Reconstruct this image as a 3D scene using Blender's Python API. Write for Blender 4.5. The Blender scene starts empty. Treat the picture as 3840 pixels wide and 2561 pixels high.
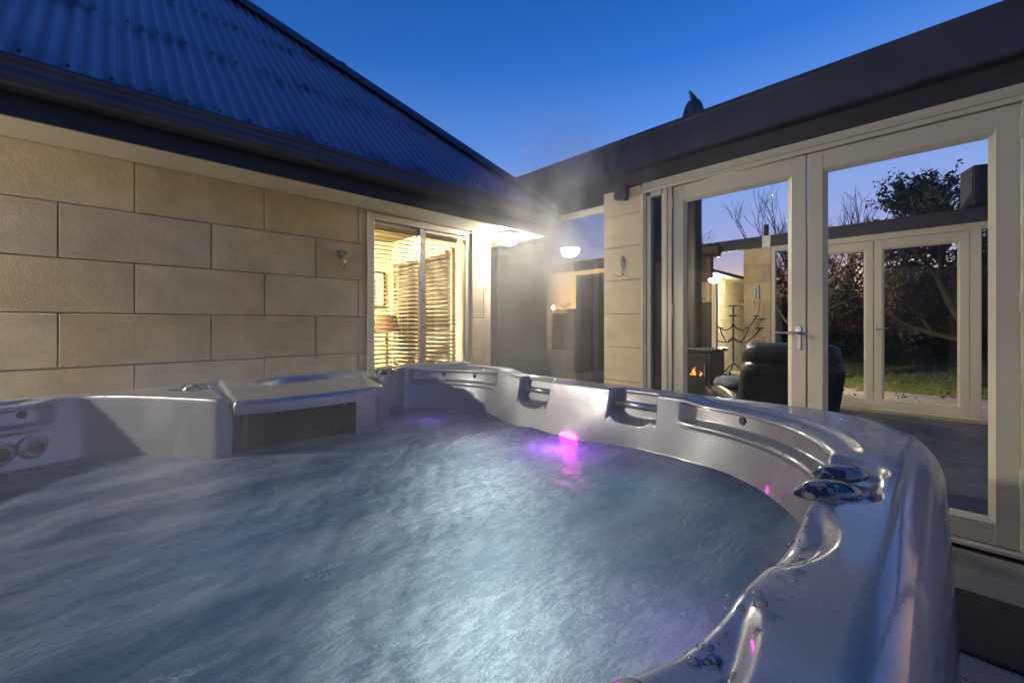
import bpy, bmesh, math, random
import numpy as np
from mathutils import Vector, Matrix, noise
random.seed(7); rng = np.random.default_rng(7)
PI = math.pi
sc = bpy.context.scene
COL = sc.collection
H = 1.205                      # camera height above the paving

# ------------------------------------------------------------------ camera
cam_d = bpy.data.cameras.new('camera'); cam = bpy.data.objects.new('camera', cam_d); COL.objects.link(cam)
cam.location = (0, 0, H)
cam.rotation_euler = (math.radians(90), 0, math.radians(-44.2))
cam_d.sensor_width = 36; cam_d.sensor_fit = 'HORIZONTAL'; cam_d.lens = 14.475
cam_d.shift_y = -0.0168; cam_d.clip_start = 0.02; cam_d.clip_end = 400
sc.camera = cam

# ------------------------------------------------------------------ sky (dusk) and exposure
w = bpy.data.worlds.new('World'); sc.world = w; w.use_nodes = True
nt = w.node_tree; nt.nodes.clear()
def N(t, **k):
    n = nt.nodes.new(t)
    for a, b in k.items(): setattr(n, a, b)
    return n
tc = N('ShaderNodeTexCoord'); sx = N('ShaderNodeSeparateXYZ'); nt.links.new(tc.outputs['Generated'], sx.inputs[0])
ramp = N('ShaderNodeValToRGB')
els = [(0.0, (.28, .20, .20)), (.06, (.33, .28, .36)), (.15, (.27, .29, .52)), (.26, (.19, .27, .56)), (.38, (.088, .21, .555)),
       (.52, (.022, .118, .44)), (.66, (.006, .073, .31)), (1.0, (.003, .04, .22))]
cr = ramp.color_ramp
while len(cr.elements) < len(els): cr.elements.new(.5)
for e, (p, c) in zip(cr.elements, els): e.position = p; e.color = (*c, 1)
nt.links.new(sx.outputs['Z'], ramp.inputs[0])
# warm afterglow low over the garden side (+X)
glow_az = N('ShaderNodeMapRange'); glow_az.inputs[1].default_value = .55; glow_az.inputs[2].default_value = 1.0
nt.links.new(sx.outputs['X'], glow_az.inputs[0])
glow_el = N('ShaderNodeMapRange'); glow_el.inputs[1].default_value = .16; glow_el.inputs[2].default_value = 0.0
nt.links.new(sx.outputs['Z'], glow_el.inputs[0])
mul = N('ShaderNodeMath', operation='MULTIPLY'); nt.links.new(glow_az.outputs[0], mul.inputs[0]); nt.links.new(glow_el.outputs[0], mul.inputs[1])
mixc = N('ShaderNodeMix', data_type='RGBA'); nt.links.new(mul.outputs[0], mixc.inputs[0])
nt.links.new(ramp.outputs[0], mixc.inputs[6]); mixc.inputs[7].default_value = (.95, .55, .26, 1)
bg = N('ShaderNodeBackground')
azf = N('ShaderNodeMath', operation='MULTIPLY_ADD'); nt.links.new(sx.outputs['X'], azf.inputs[0]); azf.inputs[1].default_value = .42; azf.inputs[2].default_value = .655
nt.links.new(azf.outputs[0], bg.inputs[1])      # the sky is brighter on the side where the sun went down
nt.links.new(mixc.outputs[2], bg.inputs[0])
wo = N('ShaderNodeOutputWorld'); nt.links.new(bg.outputs[0], wo.inputs[0])
sc.view_settings.view_transform = 'Standard'; sc.view_settings.look = 'None'
sc.view_settings.exposure = 0.58; sc.view_settings.gamma = 1.0; sc.view_settings.use_curve_mapping = False
LAMP = 240.0                   # radiance of the soffit lamps' diffusers
ROOM = 1150.0
cy = sc.cycles
cy.use_denoising = True
cy.max_bounces = 8; cy.diffuse_bounces = 3; cy.glossy_bounces = 4; cy.transmission_bounces = 4; cy.transparent_max_bounces = 16; cy.volume_bounces = 1
cy.sample_clamp_indirect = 4.0; cy.caustics_reflective = False; cy.caustics_refractive = False
cy.volume_step_rate = 3.0; cy.volume_max_steps = 128

# ------------------------------------------------------------------ helpers
WL = {}                         # world location of the empties
def thing(name, loc, label, cat, group=None):
    o = bpy.data.objects.new(name, None); COL.objects.link(o); o.location = loc; o.empty_display_size = .1
    o['label'] = label; o['category'] = cat
    if group: o['group'] = group
    WL[o] = Vector(loc); return o
def link(name, me, mat=None, parent=None, loc=(0, 0, 0), label=None, kind=None):
    o = bpy.data.objects.new(name, me); COL.objects.link(o)
    if mat and not me.materials: me.materials.append(mat)
    loc = Vector(loc); WL[o] = loc
    if parent:
        o.parent = parent; o.location = loc - WL[parent]
    else: o.location = loc
    if label: o['label'] = label
    if kind: o['kind'] = kind
    return o
def tag(o, label, cat, group=None, kind=None):
    o['label'] = label; o['category'] = cat
    if group: o['group'] = group
    if kind: o['kind'] = kind
    return o
class MB:
    def __init__(s): s.v = []; s.f = []
    def add(s, vs, fs):
        b = len(s.v); s.v += [tuple(v) for v in vs]; s.f += [tuple(i + b for i in f) for f in fs]; return s
    def box(s, x0, x1, y0, y1, z0, z1):
        return s.add([(x0,y0,z0),(x1,y0,z0),(x1,y1,z0),(x0,y1,z0),(x0,y0,z1),(x1,y0,z1),(x1,y1,z1),(x0,y1,z1)],
                     [(0,3,2,1),(4,5,6,7),(0,1,5,4),(1,2,6,5),(2,3,7,6),(3,0,4,7)])
    def cbox(s, x0, x1, y0, y1, z0, z1, c=.004):
        # box with every edge chamfered
        cx, cy_, cz = (x0+x1)/2, (y0+y1)/2, (z0+z1)/2; hx, hy, hz = (x1-x0)/2, (y1-y0)/2, (z1-z0)/2
        bm = bmesh.new(); bmesh.ops.create_cube(bm, size=2)
        for v in bm.verts: v.co = Vector((cx+v.co.x*hx, cy_+v.co.y*hy, cz+v.co.z*hz))
        bmesh.ops.bevel(bm, geom=bm.edges[:], offset=c, segments=1, profile=.5, affect='EDGES')
        bm.verts.index_update(); s.add([v.co for v in bm.verts], [[v.index for v in f.verts] for f in bm.faces]); bm.free(); return s
    def tube(s, pts, rad, n=8, cap=True):
        pts = [Vector(p) for p in pts]; m = len(pts)
        if not hasattr(rad, '__len__'): rad = [rad]*m
        b = len(s.v); ref = Vector((0,0,1))
        for i, p in enumerate(pts):
            t = (pts[min(i+1,m-1)] - pts[max(i-1,0)])
            t = t.normalized() if t.length > 1e-9 else Vector((0,0,1))
            a = t.cross(ref)
            if a.length < 1e-3: a = t.cross(Vector((1,0,0)))
            a.normalize(); c = t.cross(a)
            for k in range(n):
                th = 2*PI*k/n; q = p + (a*math.cos(th) + c*math.sin(th))*rad[i]; s.v.append(tuple(q))
        for i in range(m-1):
            for k in range(n):
                k2 = (k+1) % n; s.f.append((b+i*n+k, b+i*n+k2, b+(i+1)*n+k2, b+(i+1)*n+k))
        if cap:
            s.f.append(tuple(b+k for k in range(n-1,-1,-1))); s.f.append(tuple(b+(m-1)*n+k for k in range(n)))
        return s
    def lathe(s, prof, c=(0,0,0), n=24, sx_=1, sy_=1):
        b = len(s.v); m = len(prof)
        for r, z in prof:
            for k in range(n):
                th = 2*PI*k/n; s.v.append((c[0]+r*math.cos(th)*sx_, c[1]+r*math.sin(th)*sy_, c[2]+z))
        for i in range(m-1):
            for k in range(n):
                k2 = (k+1) % n; s.f.append((b+i*n+k, b+i*n+k2, b+(i+1)*n+k2, b+(i+1)*n+k))
        s.f.append(tuple(b+k for k in range(n-1,-1,-1))); s.f.append(tuple(b+(m-1)*n+k for k in range(n)))
        return s
    def prism(s, poly, axis, a, b_):
        # extrude 2D polygon along axis ('x','y','z') from a to b
        n = len(poly)
        def P(u, v, t): return {'x': (t,u,v), 'y': (u,t,v), 'z': (u,v,t)}[axis]
        vs = [P(u,v,a) for u,v in poly] + [P(u,v,b_) for u,v in poly]
        fs = [tuple(range(n-1,-1,-1)), tuple(range(n,2*n))] + [(i,(i+1)%n,n+(i+1)%n,n+i) for i in range(n)]
        return s.add(vs, fs)
    def grid(s, P, wrap_u=False, wrap_v=False):
        # P: array (nu, nv, 3)
        nu, nv = P.shape[:2]; b = len(s.v); s.v += [tuple(map(float,p)) for p in P.reshape(-1,3)]
        for i in range(nu if wrap_u else nu-1):
            i2 = (i+1) % nu
            for j in range(nv if wrap_v else nv-1):
                j2 = (j+1) % nv; s.f.append((b+i*nv+j, b+i2*nv+j, b+i2*nv+j2, b+i*nv+j2))
        return s
    def mesh(s, name, smooth=False, sharp=None):
        me = bpy.data.meshes.new(name); me.from_pydata(s.v, [], s.f); me.validate()
        bm = bmesh.new(); bm.from_mesh(me); bmesh.ops.recalc_face_normals(bm, faces=bm.faces[:]); bm.to_mesh(me); bm.free()
        if smooth:
            me.polygons.foreach_set('use_smooth', [True]*len(me.polygons))
            if sharp: me.set_sharp_from_angle(angle=math.radians(sharp))
        me.update(); return me
    def obj(s, name, mat, parent=None, smooth=False, sharp=None, label=None, kind=None):
        return link(name, s.mesh(name, smooth, sharp), mat, parent, (0,0,0), label, kind)

# ------------------------------------------------------------------ materials
class M:
    def __init__(s, name):
        s.m = bpy.data.materials.new(name); s.m.use_nodes = True; s.t = s.m.node_tree; s.t.nodes.clear()
        s.out = s.n('ShaderNodeOutputMaterial')
    def n(s, t, **k):
        x = s.t.nodes.new(t)
        for a, b in k.items(): setattr(x, a, b)
        return x
    def l(s, a, b): s.t.links.new(a, b)
    def pos(s): return s.n('ShaderNodeNewGeometry').outputs['Position']
    def mapping(s, v, scale=(1,1,1), rot=(0,0,0), loc=(0,0,0)):
        x = s.n('ShaderNodeMapping'); x.inputs['Scale'].default_value = scale; x.inputs['Rotation'].default_value = rot; x.inputs['Location'].default_value = loc
        s.l(v, x.inputs[0]); return x.outputs[0]
    def noise(s, v, scale, detail=4, rough=.55, dist=0):
        x = s.n('ShaderNodeTexNoise'); x.inputs['Scale'].default_value = scale; x.inputs['Detail'].default_value = detail
        x.inputs['Roughness'].default_value = rough; x.inputs['Distortion'].default_value = dist
        s.l(v, x.inputs['Vector']); return x.outputs['Fac']
    def ramp(s, f, *stops):
        x = s.n('ShaderNodeValToRGB'); e = x.color_ramp.elements
        while len(e) < len(stops): e.new(.5)
        for q, (p, c) in zip(e, stops): q.position = p; q.color = (*c, 1) if hasattr(c, '__len__') else (c, c, c, 1)
        s.l(f, x.inputs[0]); return x.outputs[0]
    def mix(s, f, a, b, mode='MIX'):
        x = s.n('ShaderNodeMix', data_type='RGBA', blend_type=mode)
        for sock, val in ((x.inputs[0], f), (x.inputs[6], a), (x.inputs[7], b)):
            if hasattr(val, 'is_output') or isinstance(val, bpy.types.NodeSocket): s.l(val, sock)
            elif hasattr(val, '__len__'): sock.default_value = (*val, 1) if len(val) == 3 else val
            else: sock.default_value = val
        return x.outputs[2]
    def math(s, op, a, b=0.0):
        x = s.n('ShaderNodeMath', operation=op)
        for i, val in enumerate((a, b)):
            if isinstance(val, bpy.types.NodeSocket): s.l(val, x.inputs[i])
            else: x.inputs[i].default_value = val
        return x.outputs[0]
    def bump(s, h, strength=.3, dist=.01, normal=None):
        x = s.n('ShaderNodeBump'); x.inputs['Strength'].default_value = strength; x.inputs['Distance'].default_value = dist
        s.l(h, x.inputs['Height'])
        if normal: s.l(normal, x.inputs['Normal'])
        return x.outputs[0]
    def bsdf(s, color=(.5,.5,.5), rough=.5, metal=0, normal=None, **k):
        x = s.n('ShaderNodeBsdfPrincipled')
        def st(nm, v):
            if isinstance(v, bpy.types.NodeSocket): s.l(v, x.inputs[nm])
            elif hasattr(v, '__len__') and len(v) == 3 and x.inputs[nm].type == 'RGBA': x.inputs[nm].default_value = (*v, 1)
            else: x.inputs[nm].default_value = v
        st('Base Color', color); st('Roughness', rough); st('Metallic', metal)
        if normal: st('Normal', normal)
        for a, b in k.items(): st(a.replace('_', ' '), b)
        return x
    def done(s, sh): s.l(sh.outputs[0] if hasattr(sh, 'outputs') else sh, s.out.inputs[0]); return s.m
def simple(name, color, rough=.5, metal=0, var=.12, scale=8, bump=0, bscale=60, **k):
    m = M(name); p = m.pos(); f = m.noise(p, scale, 5)
    c = m.ramp(f, (.3, tuple(x*(1-var) for x in color)), (.7, tuple(min(1, x*(1+var)) for x in color)))
    r = m.ramp(m.noise(p, scale*2.3, 4), (.3, max(0, rough*.85)), (.7, min(1, rough*1.15)))
    nrm = m.bump(m.noise(p, bscale, 4), bump, .004) if bump else None
    return m.done(m.bsdf(c, r, metal, nrm, **k))
def emit(name, color, strength):
    m = M(name); e = m.n('ShaderNodeEmission'); e.inputs[0].default_value = (*color, 1); e.inputs[1].default_value = strength
    return m.done(e)

def stone_mat(name='oamaru_limestone', k=1.0):
    m = M(name); p = m.pos(); oi = m.n('ShaderNodeObjectInfo').outputs['Random']
    base = m.ramp(oi, (0, (.38*k,.32*k,.23*k)), (.5, (.47*k,.395*k,.265*k)), (1, (.41*k,.335*k,.205*k)))
    patch = m.ramp(m.noise(p, 2.2, 4, .55), (.48, 0), (.70, 1))
    c = m.mix(m.math('MULTIPLY', patch, .5), base, (.43*k,.32*k,.15*k))
    grime = m.ramp(m.noise(p, 5.5, 5, .6), (.3, .80), (.7, 1.06))
    c = m.mix(1.0, c, grime, 'MULTIPLY')
    sp = m.ramp(m.noise(p, 180, 3, .6), (.35, .86), (.6, 1.06)); c = m.mix(1.0, c, sp, 'MULTIPLY')
    # diagonal saw marks, direction and strength changing from block to block
    comb = m.n('ShaderNodeCombineXYZ'); m.l(m.math('MULTIPLY', m.math('SUBTRACT', oi, .35), 1.3), comb.inputs[1])
    rot = m.n('ShaderNodeVectorRotate', rotation_type='EULER_XYZ'); m.l(p, rot.inputs['Vector']); m.l(comb.outputs[0], rot.inputs['Rotation'])
    wv = m.n('ShaderNodeTexWave', wave_type='BANDS', bands_direction='Z'); wv.inputs['Scale'].default_value = 38; wv.inputs['Distortion'].default_value = 3.5
    wv.inputs['Detail'].default_value = 3; wv.inputs['Detail Scale'].default_value = 2.2
    sw = m.mapping(rot.outputs[0], (1,1,1), (0, .8, 0)); m.l(sw, wv.inputs['Vector'])
    wmask = m.math('MULTIPLY', wv.outputs['Fac'], m.ramp(m.noise(p, 1.7, 2), (.38, .05), (.62, 1)))
    n1 = m.bump(wmask, .10, .003)
    n2 = m.bump(m.noise(p, 220, 4, .65), .35, .0035, n1)
    n3 = m.bump(m.noise(p, 30, 4, .6), .25, .006, n2)
    return m.done(m.bsdf(c, .88, 0, n3, Specular_IOR_Level=.25))
def roof_mat():
    m = M('painted_corrugated_steel'); p = m.pos()
    c = m.ramp(m.noise(p, 3, 4), (.3, (.19,.21,.33)), (.7, (.235,.255,.38)))
    # dew patches dry along the purlin lines
    s = m.n('ShaderNodeSeparateXYZ'); m.l(p, s.inputs[0])
    yy = m.math('ADD', s.outputs['Y'], m.math('MULTIPLY', m.math('SUBTRACT', m.noise(p, 1.6, 2), .5), .3))
    band = m.math('ABSOLUTE', m.math('SUBTRACT', m.math('FRACT', m.math('DIVIDE', m.math('SUBTRACT', yy, 3.33), .80)), .5))
    dry = m.math('MULTIPLY', m.ramp(band, (.02, 1), (.26, 0)), m.ramp(m.noise(m.mapping(p, (1.6,.7,.7)), 4.2, 4), (.42, 0), (.62, 1)))
    c = m.mix(m.math('MULTIPLY', dry, .75), c, (.03,.033,.045))
    r = m.mix(dry, (.12,.12,.12), (.5,.5,.5))
    nb = m.bump(m.noise(p, 140, 3), .12, .003)
    return m.done(m.bsdf(c, r, 0.0, nb, Specular_IOR_Level=1.0))
def acrylic_mat():
    m = M('pearl_grey_acrylic'); p = m.pos()
    c = m.ramp(m.noise(p, 5, 4, .6), (.3, (.285,.292,.315)), (.7, (.335,.342,.36)))
    c = m.mix(1.0, c, m.ramp(m.noise(p, 420, 2), (.3, .9), (.7, 1.08)), 'MULTIPLY')
    film = m.noise(m.mapping(p, (14, 14, 14)), 1.2, 5, .6, .6)
    nb = m.bump(film, .09, .004); nb2 = m.bump(m.noise(p, 260, 3), .10, .002, nb)
    r = m.ramp(m.noise(p, 9, 4), (.35, .34), (.7, .50))
    return m.done(m.bsdf(c, r, .62, nb2, Coat_Weight=.9, Coat_Roughness=.06, Coat_Normal=nb))
def water_mat():
    m = M('churned_spa_water'); p = m.pos()
    flow = m.mapping(p, (1.5, 5.5, 1), (0, 0, .9)); wob = m.noise(p, 2.2, 3)
    warp = m.n('ShaderNodeVectorMath', operation='ADD'); cw = m.n('ShaderNodeCombineXYZ'); m.l(m.math('MULTIPLY', wob, 2.0), cw.inputs[0]); m.l(m.math('MULTIPLY', wob, 1.4), cw.inputs[1])
    m.l(flow, warp.inputs[0]); m.l(cw.outputs[0], warp.inputs[1])
    big = m.ramp(m.noise(warp.outputs[0], 1.1, 5, .6), (.42, 0), (.72, 1))
    fine = m.ramp(m.noise(m.mapping(p, (9, 30, 1), (0, 0, .75)), 2.2, 6, .7, .8), (.44, 0), (.60, 1))
    speck = m.ramp(m.noise(p, 70, 5, .75, 1.2), (.56, 0), (.66, 1))
    # the jets meet in mid tub and throw up the froth there
    s = m.n('ShaderNodeSeparateXYZ'); m.l(p, s.inputs[0])
    def blob(cx, cy_, rx, ry, ang=0):
        v = m.n('ShaderNodeVectorMath', operation='SUBTRACT'); m.l(p, v.inputs[0]); v.inputs[1].default_value = (cx, cy_, .73)
        q = m.mapping(v.outputs[0], (1, 1, 0)); q = m.mapping(q, (1,1,1), (0,0,-ang)); q = m.mapping(q, (1/rx, 1/ry, 1))
        L = m.n('ShaderNodeVectorMath', operation='LENGTH'); m.l(q, L.inputs[0])
        d = m.math('ADD', L.outputs['Value'], m.math('MULTIPLY', m.math('SUBTRACT', m.noise(p, 4, 4), .5), .9))
        return m.ramp(d, (.15, 1), (1.0, 0))
    churn = m.math('MAXIMUM', m.math('MAXIMUM', blob(.78, .92, .55, .36, .8), blob(1.12, 1.38, .42, .30, .3)), blob(.40, .46, .34, .36, .5))
    n1 = m.noise(p, 20, 4, .6, 1.6); n2 = m.noise(p, 42, 3, .6, 1.2)
    fil = m.math('MAXIMUM', m.ramp(m.math('ABSOLUTE', m.math('SUBTRACT', n1, .5)), (.004, 1), (.020, 0)), m.math('MULTIPLY', m.ramp(m.math('ABSOLUTE', m.math('SUBTRACT', n2, .5)), (.004, 1), (.022, 0)), .8))
    stray = m.math('MULTIPLY', fil, m.ramp(m.noise(p, 6.5, 2), (.62, 0), (.72, .4)))
    froth = m.math('MULTIPLY', churn, m.math('ADD', .20, m.math('ADD', m.math('MULTIPLY', fine, .45), m.math('ADD', m.math('MULTIPLY', speck, .65), m.math('MULTIPLY', fil, .34)))))
    calm = m.math('MULTIPLY', big, .27)
    thin = m.math('MULTIPLY', m.math('MULTIPLY', m.ramp(m.noise(p, 34, 6, .75, 2.5), (.61, 0), (.66, 1)), m.ramp(m.noise(p, 5, 2), (.5, 0), (.62, 1))), .5)
    foam = m.math('MINIMUM', m.math('MAXIMUM', m.math('ADD', froth, calm), m.math('MAXIMUM', thin, stray)), 1.0)
    deep = m.mix(m.noise(p, 2.0, 3), (.020,.062,.135), (.048,.092,.165))
    c = m.mix(foam, deep, (.88,.92,.95))
    h = m.math('ADD', m.math('MULTIPLY', m.noise(m.mapping(p, (10, 26, 1), (0,0,.8)), 1.6, 5, .65, .6), m.math('ADD', m.math('MULTIPLY', churn, .9), .25)), m.math('MULTIPLY', speck, m.math('MULTIPLY', churn, .5)))
    nb = m.bump(h, 1.0, .03)
    d = m.bsdf(c, .24, 0, nb, Specular_IOR_Level=.5, IOR=1.33)
    tr = m.n('ShaderNodeBsdfTranslucent'); m.l(m.mix(.5, c, (.5,.65,.7)), tr.inputs[0])
    mx = m.n('ShaderNodeMixShader'); mx.inputs[0].default_value = .34; m.l(d.outputs[0], mx.inputs[1]); m.l(tr.outputs[0], mx.inputs[2])
    return m.done(mx)
def glass_mat(name, tint=(1,1,1), extra=1.0, rough=0.0):
    m = M(name); fr = m.n('ShaderNodeFresnel'); fr.inputs[0].default_value = 1.5
    p = m.pos(); nb = m.bump(m.noise(p, 1.3, 2), .02, .02); m.l(nb, fr.inputs['Normal'])
    f = m.math('MINIMUM', m.math('MULTIPLY', fr.outputs[0], extra), 1.0)
    t = m.n('ShaderNodeBsdfTransparent'); t.inputs[0].default_value = (*tint, 1)
    g = m.n('ShaderNodeBsdfGlossy'); g.inputs['Roughness'].default_value = rough; m.l(nb, g.inputs['Normal'])
    mx = m.n('ShaderNodeMixShader'); m.l(f, mx.inputs[0]); m.l(t.outputs[0], mx.inputs[1]); m.l(g.outputs[0], mx.inputs[2])
    return m.done(mx)
def slab_mat(name, a, b, scale=2.0, rough=.6):
    m = M(name); p = m.pos(); oi = m.n('ShaderNodeObjectInfo').outputs['Random']
    c = m.ramp(m.noise(p, scale, 6, .65, .5), (.3, a), (.7, b))
    c = m.mix(1.0, c, m.ramp(oi, (0, .85), (1, 1.12)), 'MULTIPLY')
    c = m.mix(1.0, c, m.ramp(m.noise(p, 160, 3), (.35, .75), (.65, 1.15)), 'MULTIPLY')
    nb = m.bump(m.noise(p, 90, 5, .7), .3, .004)
    return m.done(m.bsdf(c, m.ramp(m.noise(p, 6, 4), (.3, rough*.7), (.7, rough*1.2)), 0, nb))

MAT = dict(
    stone=stone_mat(), block=stone_mat('pale_limestone', 1.4), roof=roof_mat(), acrylic=acrylic_mat(), water=water_mat(),
    mortar=simple('mortar', (.33,.275,.195), .95, bump=.4),
    soffit=simple('soffit_paint', (.62,.57,.45), .55, var=.04, scale=2, bump=.08, bscale=90),
    fascia=simple('fascia_paint', (.022,.023,.038), .55, var=.2, bump=.1, bscale=120),
    gutter=simple('gutter_paint', (.046,.052,.082), .38, var=.25, scale=5, bump=.1, bscale=60),
    hipcap=simple('hip_cap_steel', (.06,.08,.125), .35, var=.2),
    frame=simple('stone_coloured_joinery', (.52,.49,.405), .42, var=.05, scale=3, bump=.05, bscale=200),
    alu=simple('window_frame_paint', (.50,.46,.36), .4, var=.06, scale=3),
    cream=simple('cream_interior_paint', (.70,.62,.44), .8, var=.04, scale=2),
    ceil=simple('ceiling_paint', (.72,.66,.5), .85, var=.03, scale=2),
    slat=simple('blind_slat_timber', (.72,.64,.46), .4, var=.06),
    cord=simple('blind_cord', (.7,.65,.5), .8),
    glass=glass_mat('window_glass', (.93,.95,.94), 1.0), darkglass=glass_mat('tinted_glass', (.95,.94,.92), 2.4),
    doorglass=glass_mat('door_glass', (.96,.97,.96), .65),
    black=simple('black_metal', (.012,.012,.013), .45, var=.3), iron=simple('wrought_iron', (.03,.03,.032), .55, var=.3, bump=.3),
    leather=simple('black_leather', (.014,.014,.016), .40, var=.3, bump=.6, bscale=26),
    bagcloth=simple('slate_blue_cloth', (.07,.08,.11), .8, var=.2, bump=.2),
    steel=simple('brushed_steel', (.55,.54,.52), .3, .9, var=.08), galv=simple('galvanised_steel', (.42,.45,.5), .45, .8, var=.15),
    pewter=simple('pewter_cast', (.22,.20,.17), .5, .6, var=.3, scale=60, bump=.5, bscale=90),
    porcelain=simple('white_knob', (.75,.72,.66), .25),
    wood=simple('dark_wood', (.05,.028,.018), .5, var=.3, scale=14), paleledge=simple('pale_timber', (.45,.33,.2), .5, var=.2, scale=12),
    paving=slab_mat('concrete_paver', (.14,.135,.13), (.21,.205,.195)), slate=slab_mat('slate_floor', (.030,.033,.042), (.066,.070,.085), 3, .42),
    terrace=slab_mat('pink_terrace_paving', (.34,.27,.25), (.44,.36,.33)),
    mat=simple('coir_mat', (.034,.024,.018), 1.0, var=.5, scale=120, bump=1.0, bscale=260),
    lawn=simple('lawn_soil', (.13,.15,.035), .95, var=.35, scale=5, bump=.6, bscale=40),
    grass=simple('grass_blade', (.17,.20,.035), .7, var=.4, scale=3), leaf_dark=simple('evergreen_leaf', (.028,.042,.022), .55, var=.4, scale=3),
    leaf_brown=simple('autumn_leaf', (.10,.042,.022), .7, var=.4, scale=6), bark=simple('bark', (.03,.024,.02), .9, var=.3, bump=.6),
    dark=simple('dark_plastic', (.010,.010,.010), .65, var=.3), darkcloth=simple('dark_curtain', (.03,.026,.024), .9, var=.2),
    cabinet=simple('spa_cabinet_panel', (.07,.07,.08), .45, var=.1),
    paper=simple('picture_mount', (.7,.66,.55), .9, var=.03), print_=simple('picture_print', (.24,.2,.15), .9, var=.4, scale=18),
    white=simple('white_linen', (.7,.68,.62), .8, var=.05, bump=.2),
    lamp=emit('lamp_diffuser', (1.0, .93, .80), LAMP), lamp_b=emit('bright_lamp_diffuser', (1.0, .90, .75), LAMP*4.8), lamp_c=emit('wing_lamp_diffuser', (1.0, .88, .62), LAMP*6.5), added_lamp=emit('added_lamp_diffuser', (1.0, .84, .62), LAMP*2.6), room=emit('ceiling_light_glass', (1.0, .78, .45), ROOM),
    led=emit('magenta_led', (1.0, .02, .75), 22.0), flame=emit('flame', (1.0, .28, .05), 1.6), candle=emit('lit_bulb', (1.0, .62, .25), 1400.0),
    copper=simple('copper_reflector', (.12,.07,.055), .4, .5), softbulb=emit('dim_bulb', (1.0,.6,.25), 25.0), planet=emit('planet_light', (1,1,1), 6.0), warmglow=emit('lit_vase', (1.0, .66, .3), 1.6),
)
def knob_mat():
    m = M('worn_chrome_plastic'); p = m.pos()
    f = m.ramp(m.noise(p, 46, 5, .6), (.50, 0), (.56, 1))
    c = m.mix(f, (.03,.03,.04), (.24,.23,.215)); r = m.mix(f, (.12,.12,.12), (.5,.5,.5))
    return m.done(m.bsdf(c, r, .35, m.bump(f, .2, .002), Coat_Weight=1.0, Coat_Roughness=.05))
MAT['knob'] = knob_mat()
def shade_mat():
    m = M('woven_lampshade'); p = m.pos()
    c = m.ramp(m.noise(p, 55, 4, .7), (.4, (.045,.02,.01)), (.62, (.24,.12,.05)))
    d = m.bsdf(c, .8); t = m.n('ShaderNodeBsdfTranslucent'); m.l(c, t.inputs[0])
    mx = m.n('ShaderNodeMixShader'); mx.inputs[0].default_value = .5; m.l(d.outputs[0], mx.inputs[1]); m.l(t.outputs[0], mx.inputs[2]); return m.done(mx)
MAT['shade'] = shade_mat()
def drop_mat():
    m = M('clear_water_drop'); fr = m.n('ShaderNodeFresnel'); fr.inputs[0].default_value = 1.36
    t = m.n('ShaderNodeBsdfTransparent'); t.inputs[0].default_value = (1,1,1,1); g = m.n('ShaderNodeBsdfGlossy'); g.inputs['Roughness'].default_value = .03
    mx = m.n('ShaderNodeMixShader'); m.l(m.math('ADD', fr.outputs[0], .05), mx.inputs[0]); m.l(t.outputs[0], mx.inputs[1]); m.l(g.outputs[0], mx.inputs[2]); return m.done(mx)
MAT['drop'] = drop_mat()

# ------------------------------------------------------------------ ground
g = MB(); g.add([(-60,-60,-.03),(140,-60,-.03),(140,90,-.03),(-60,90,-.03)], [(0,1,2,3)])
link('lawn', g.mesh('lawn'), MAT['lawn'], kind='structure')
pav = link('patio', MB().box(-5, 3.32, -4, 3.33, -.028, -.022).mesh('patio'), MAT['mortar'], kind='structure')
pm = MB().cbox(-.2985,.2985,-.2985,.2985,-.02,0,.004).mesh('paver')
for i in range(14):
    for j in range(12):
        x = 2.98 - .6*i; y = -3.68 + .6*j
        if -.7 < x < 1.5 and .1 < y < 2.2: continue
        if y > 3.2 or x < -3.2: continue
        link('paver', pm, MAT['paving'], pav, (x, y, 0))
fl = link('room_floor', MB().box(3.33, 7.74, -3, 8, -.028, -.012).mesh('room_floor'), MAT['mortar'], kind='structure')
tm = MB().cbox(-.298,.298,-.298,.298,-.012,0,.002).mesh('floor_tile')
for i in range(8):
    for j in range(10):
        x, y = 3.64+.6*i, -1.9+.6*j
        if x < 7.5: link('floor_tile', tm, MAT['slate'], fl, (x, y, 0))
ter = link('terrace', MB().box(7.95, 9.95, -4, 3.3, -.028, -.02).mesh('terrace'), MAT['mortar'], kind='structure')
tp = MB().cbox(-.248,.248,-.298,.298,-.02,.004,.003).mesh('terrace_slab')
for i in range(4):
    for j in range(12): link('terrace_slab', tp, MAT['terrace'], ter, (8.2+.5*i, -3.6+.6*j, 0))

# ------------------------------------------------------------------ stone house on the left (wall in plane Y = 3.33)
YW = 3.33; ZC = [H+.967, H+.664, H+.361, H+.0613, H-.2396, H-.541, H-.842, H-1.143]
house = thing('stone_house', (-1, YW, 0), 'cream limestone block house with dark blue corrugated hip roof, left of the spa', 'house')
wall = MB()
wall.box(-3.6, 1.535, YW+.006, YW+.2, 0, 2.30)
wall.box(2.667, 2.923, YW+.006, YW+.2, 0, 2.30)
wall.box(1.535, 2.667, YW+.09, YW+.2, 0, .42); wall.box(1.535, 2.667, YW+.06, YW+.2, H+.95, 2.30)
wall.box(2.76, 2.918, YW+.2, 7.0, 0, 2.30)
wl = wall.obj('wall', MAT['mortar'], house)
bdm = MB().prism([(0,0),(.030,.002),(.030,.012),(.006,.146),(0,.146)], 'y', YW+.21, 7.0).mesh('weatherboard')
for k in range(14): link('weatherboard', bdm, MAT['cream'], house, (2.9185, 0, .02+.152*k))
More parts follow.
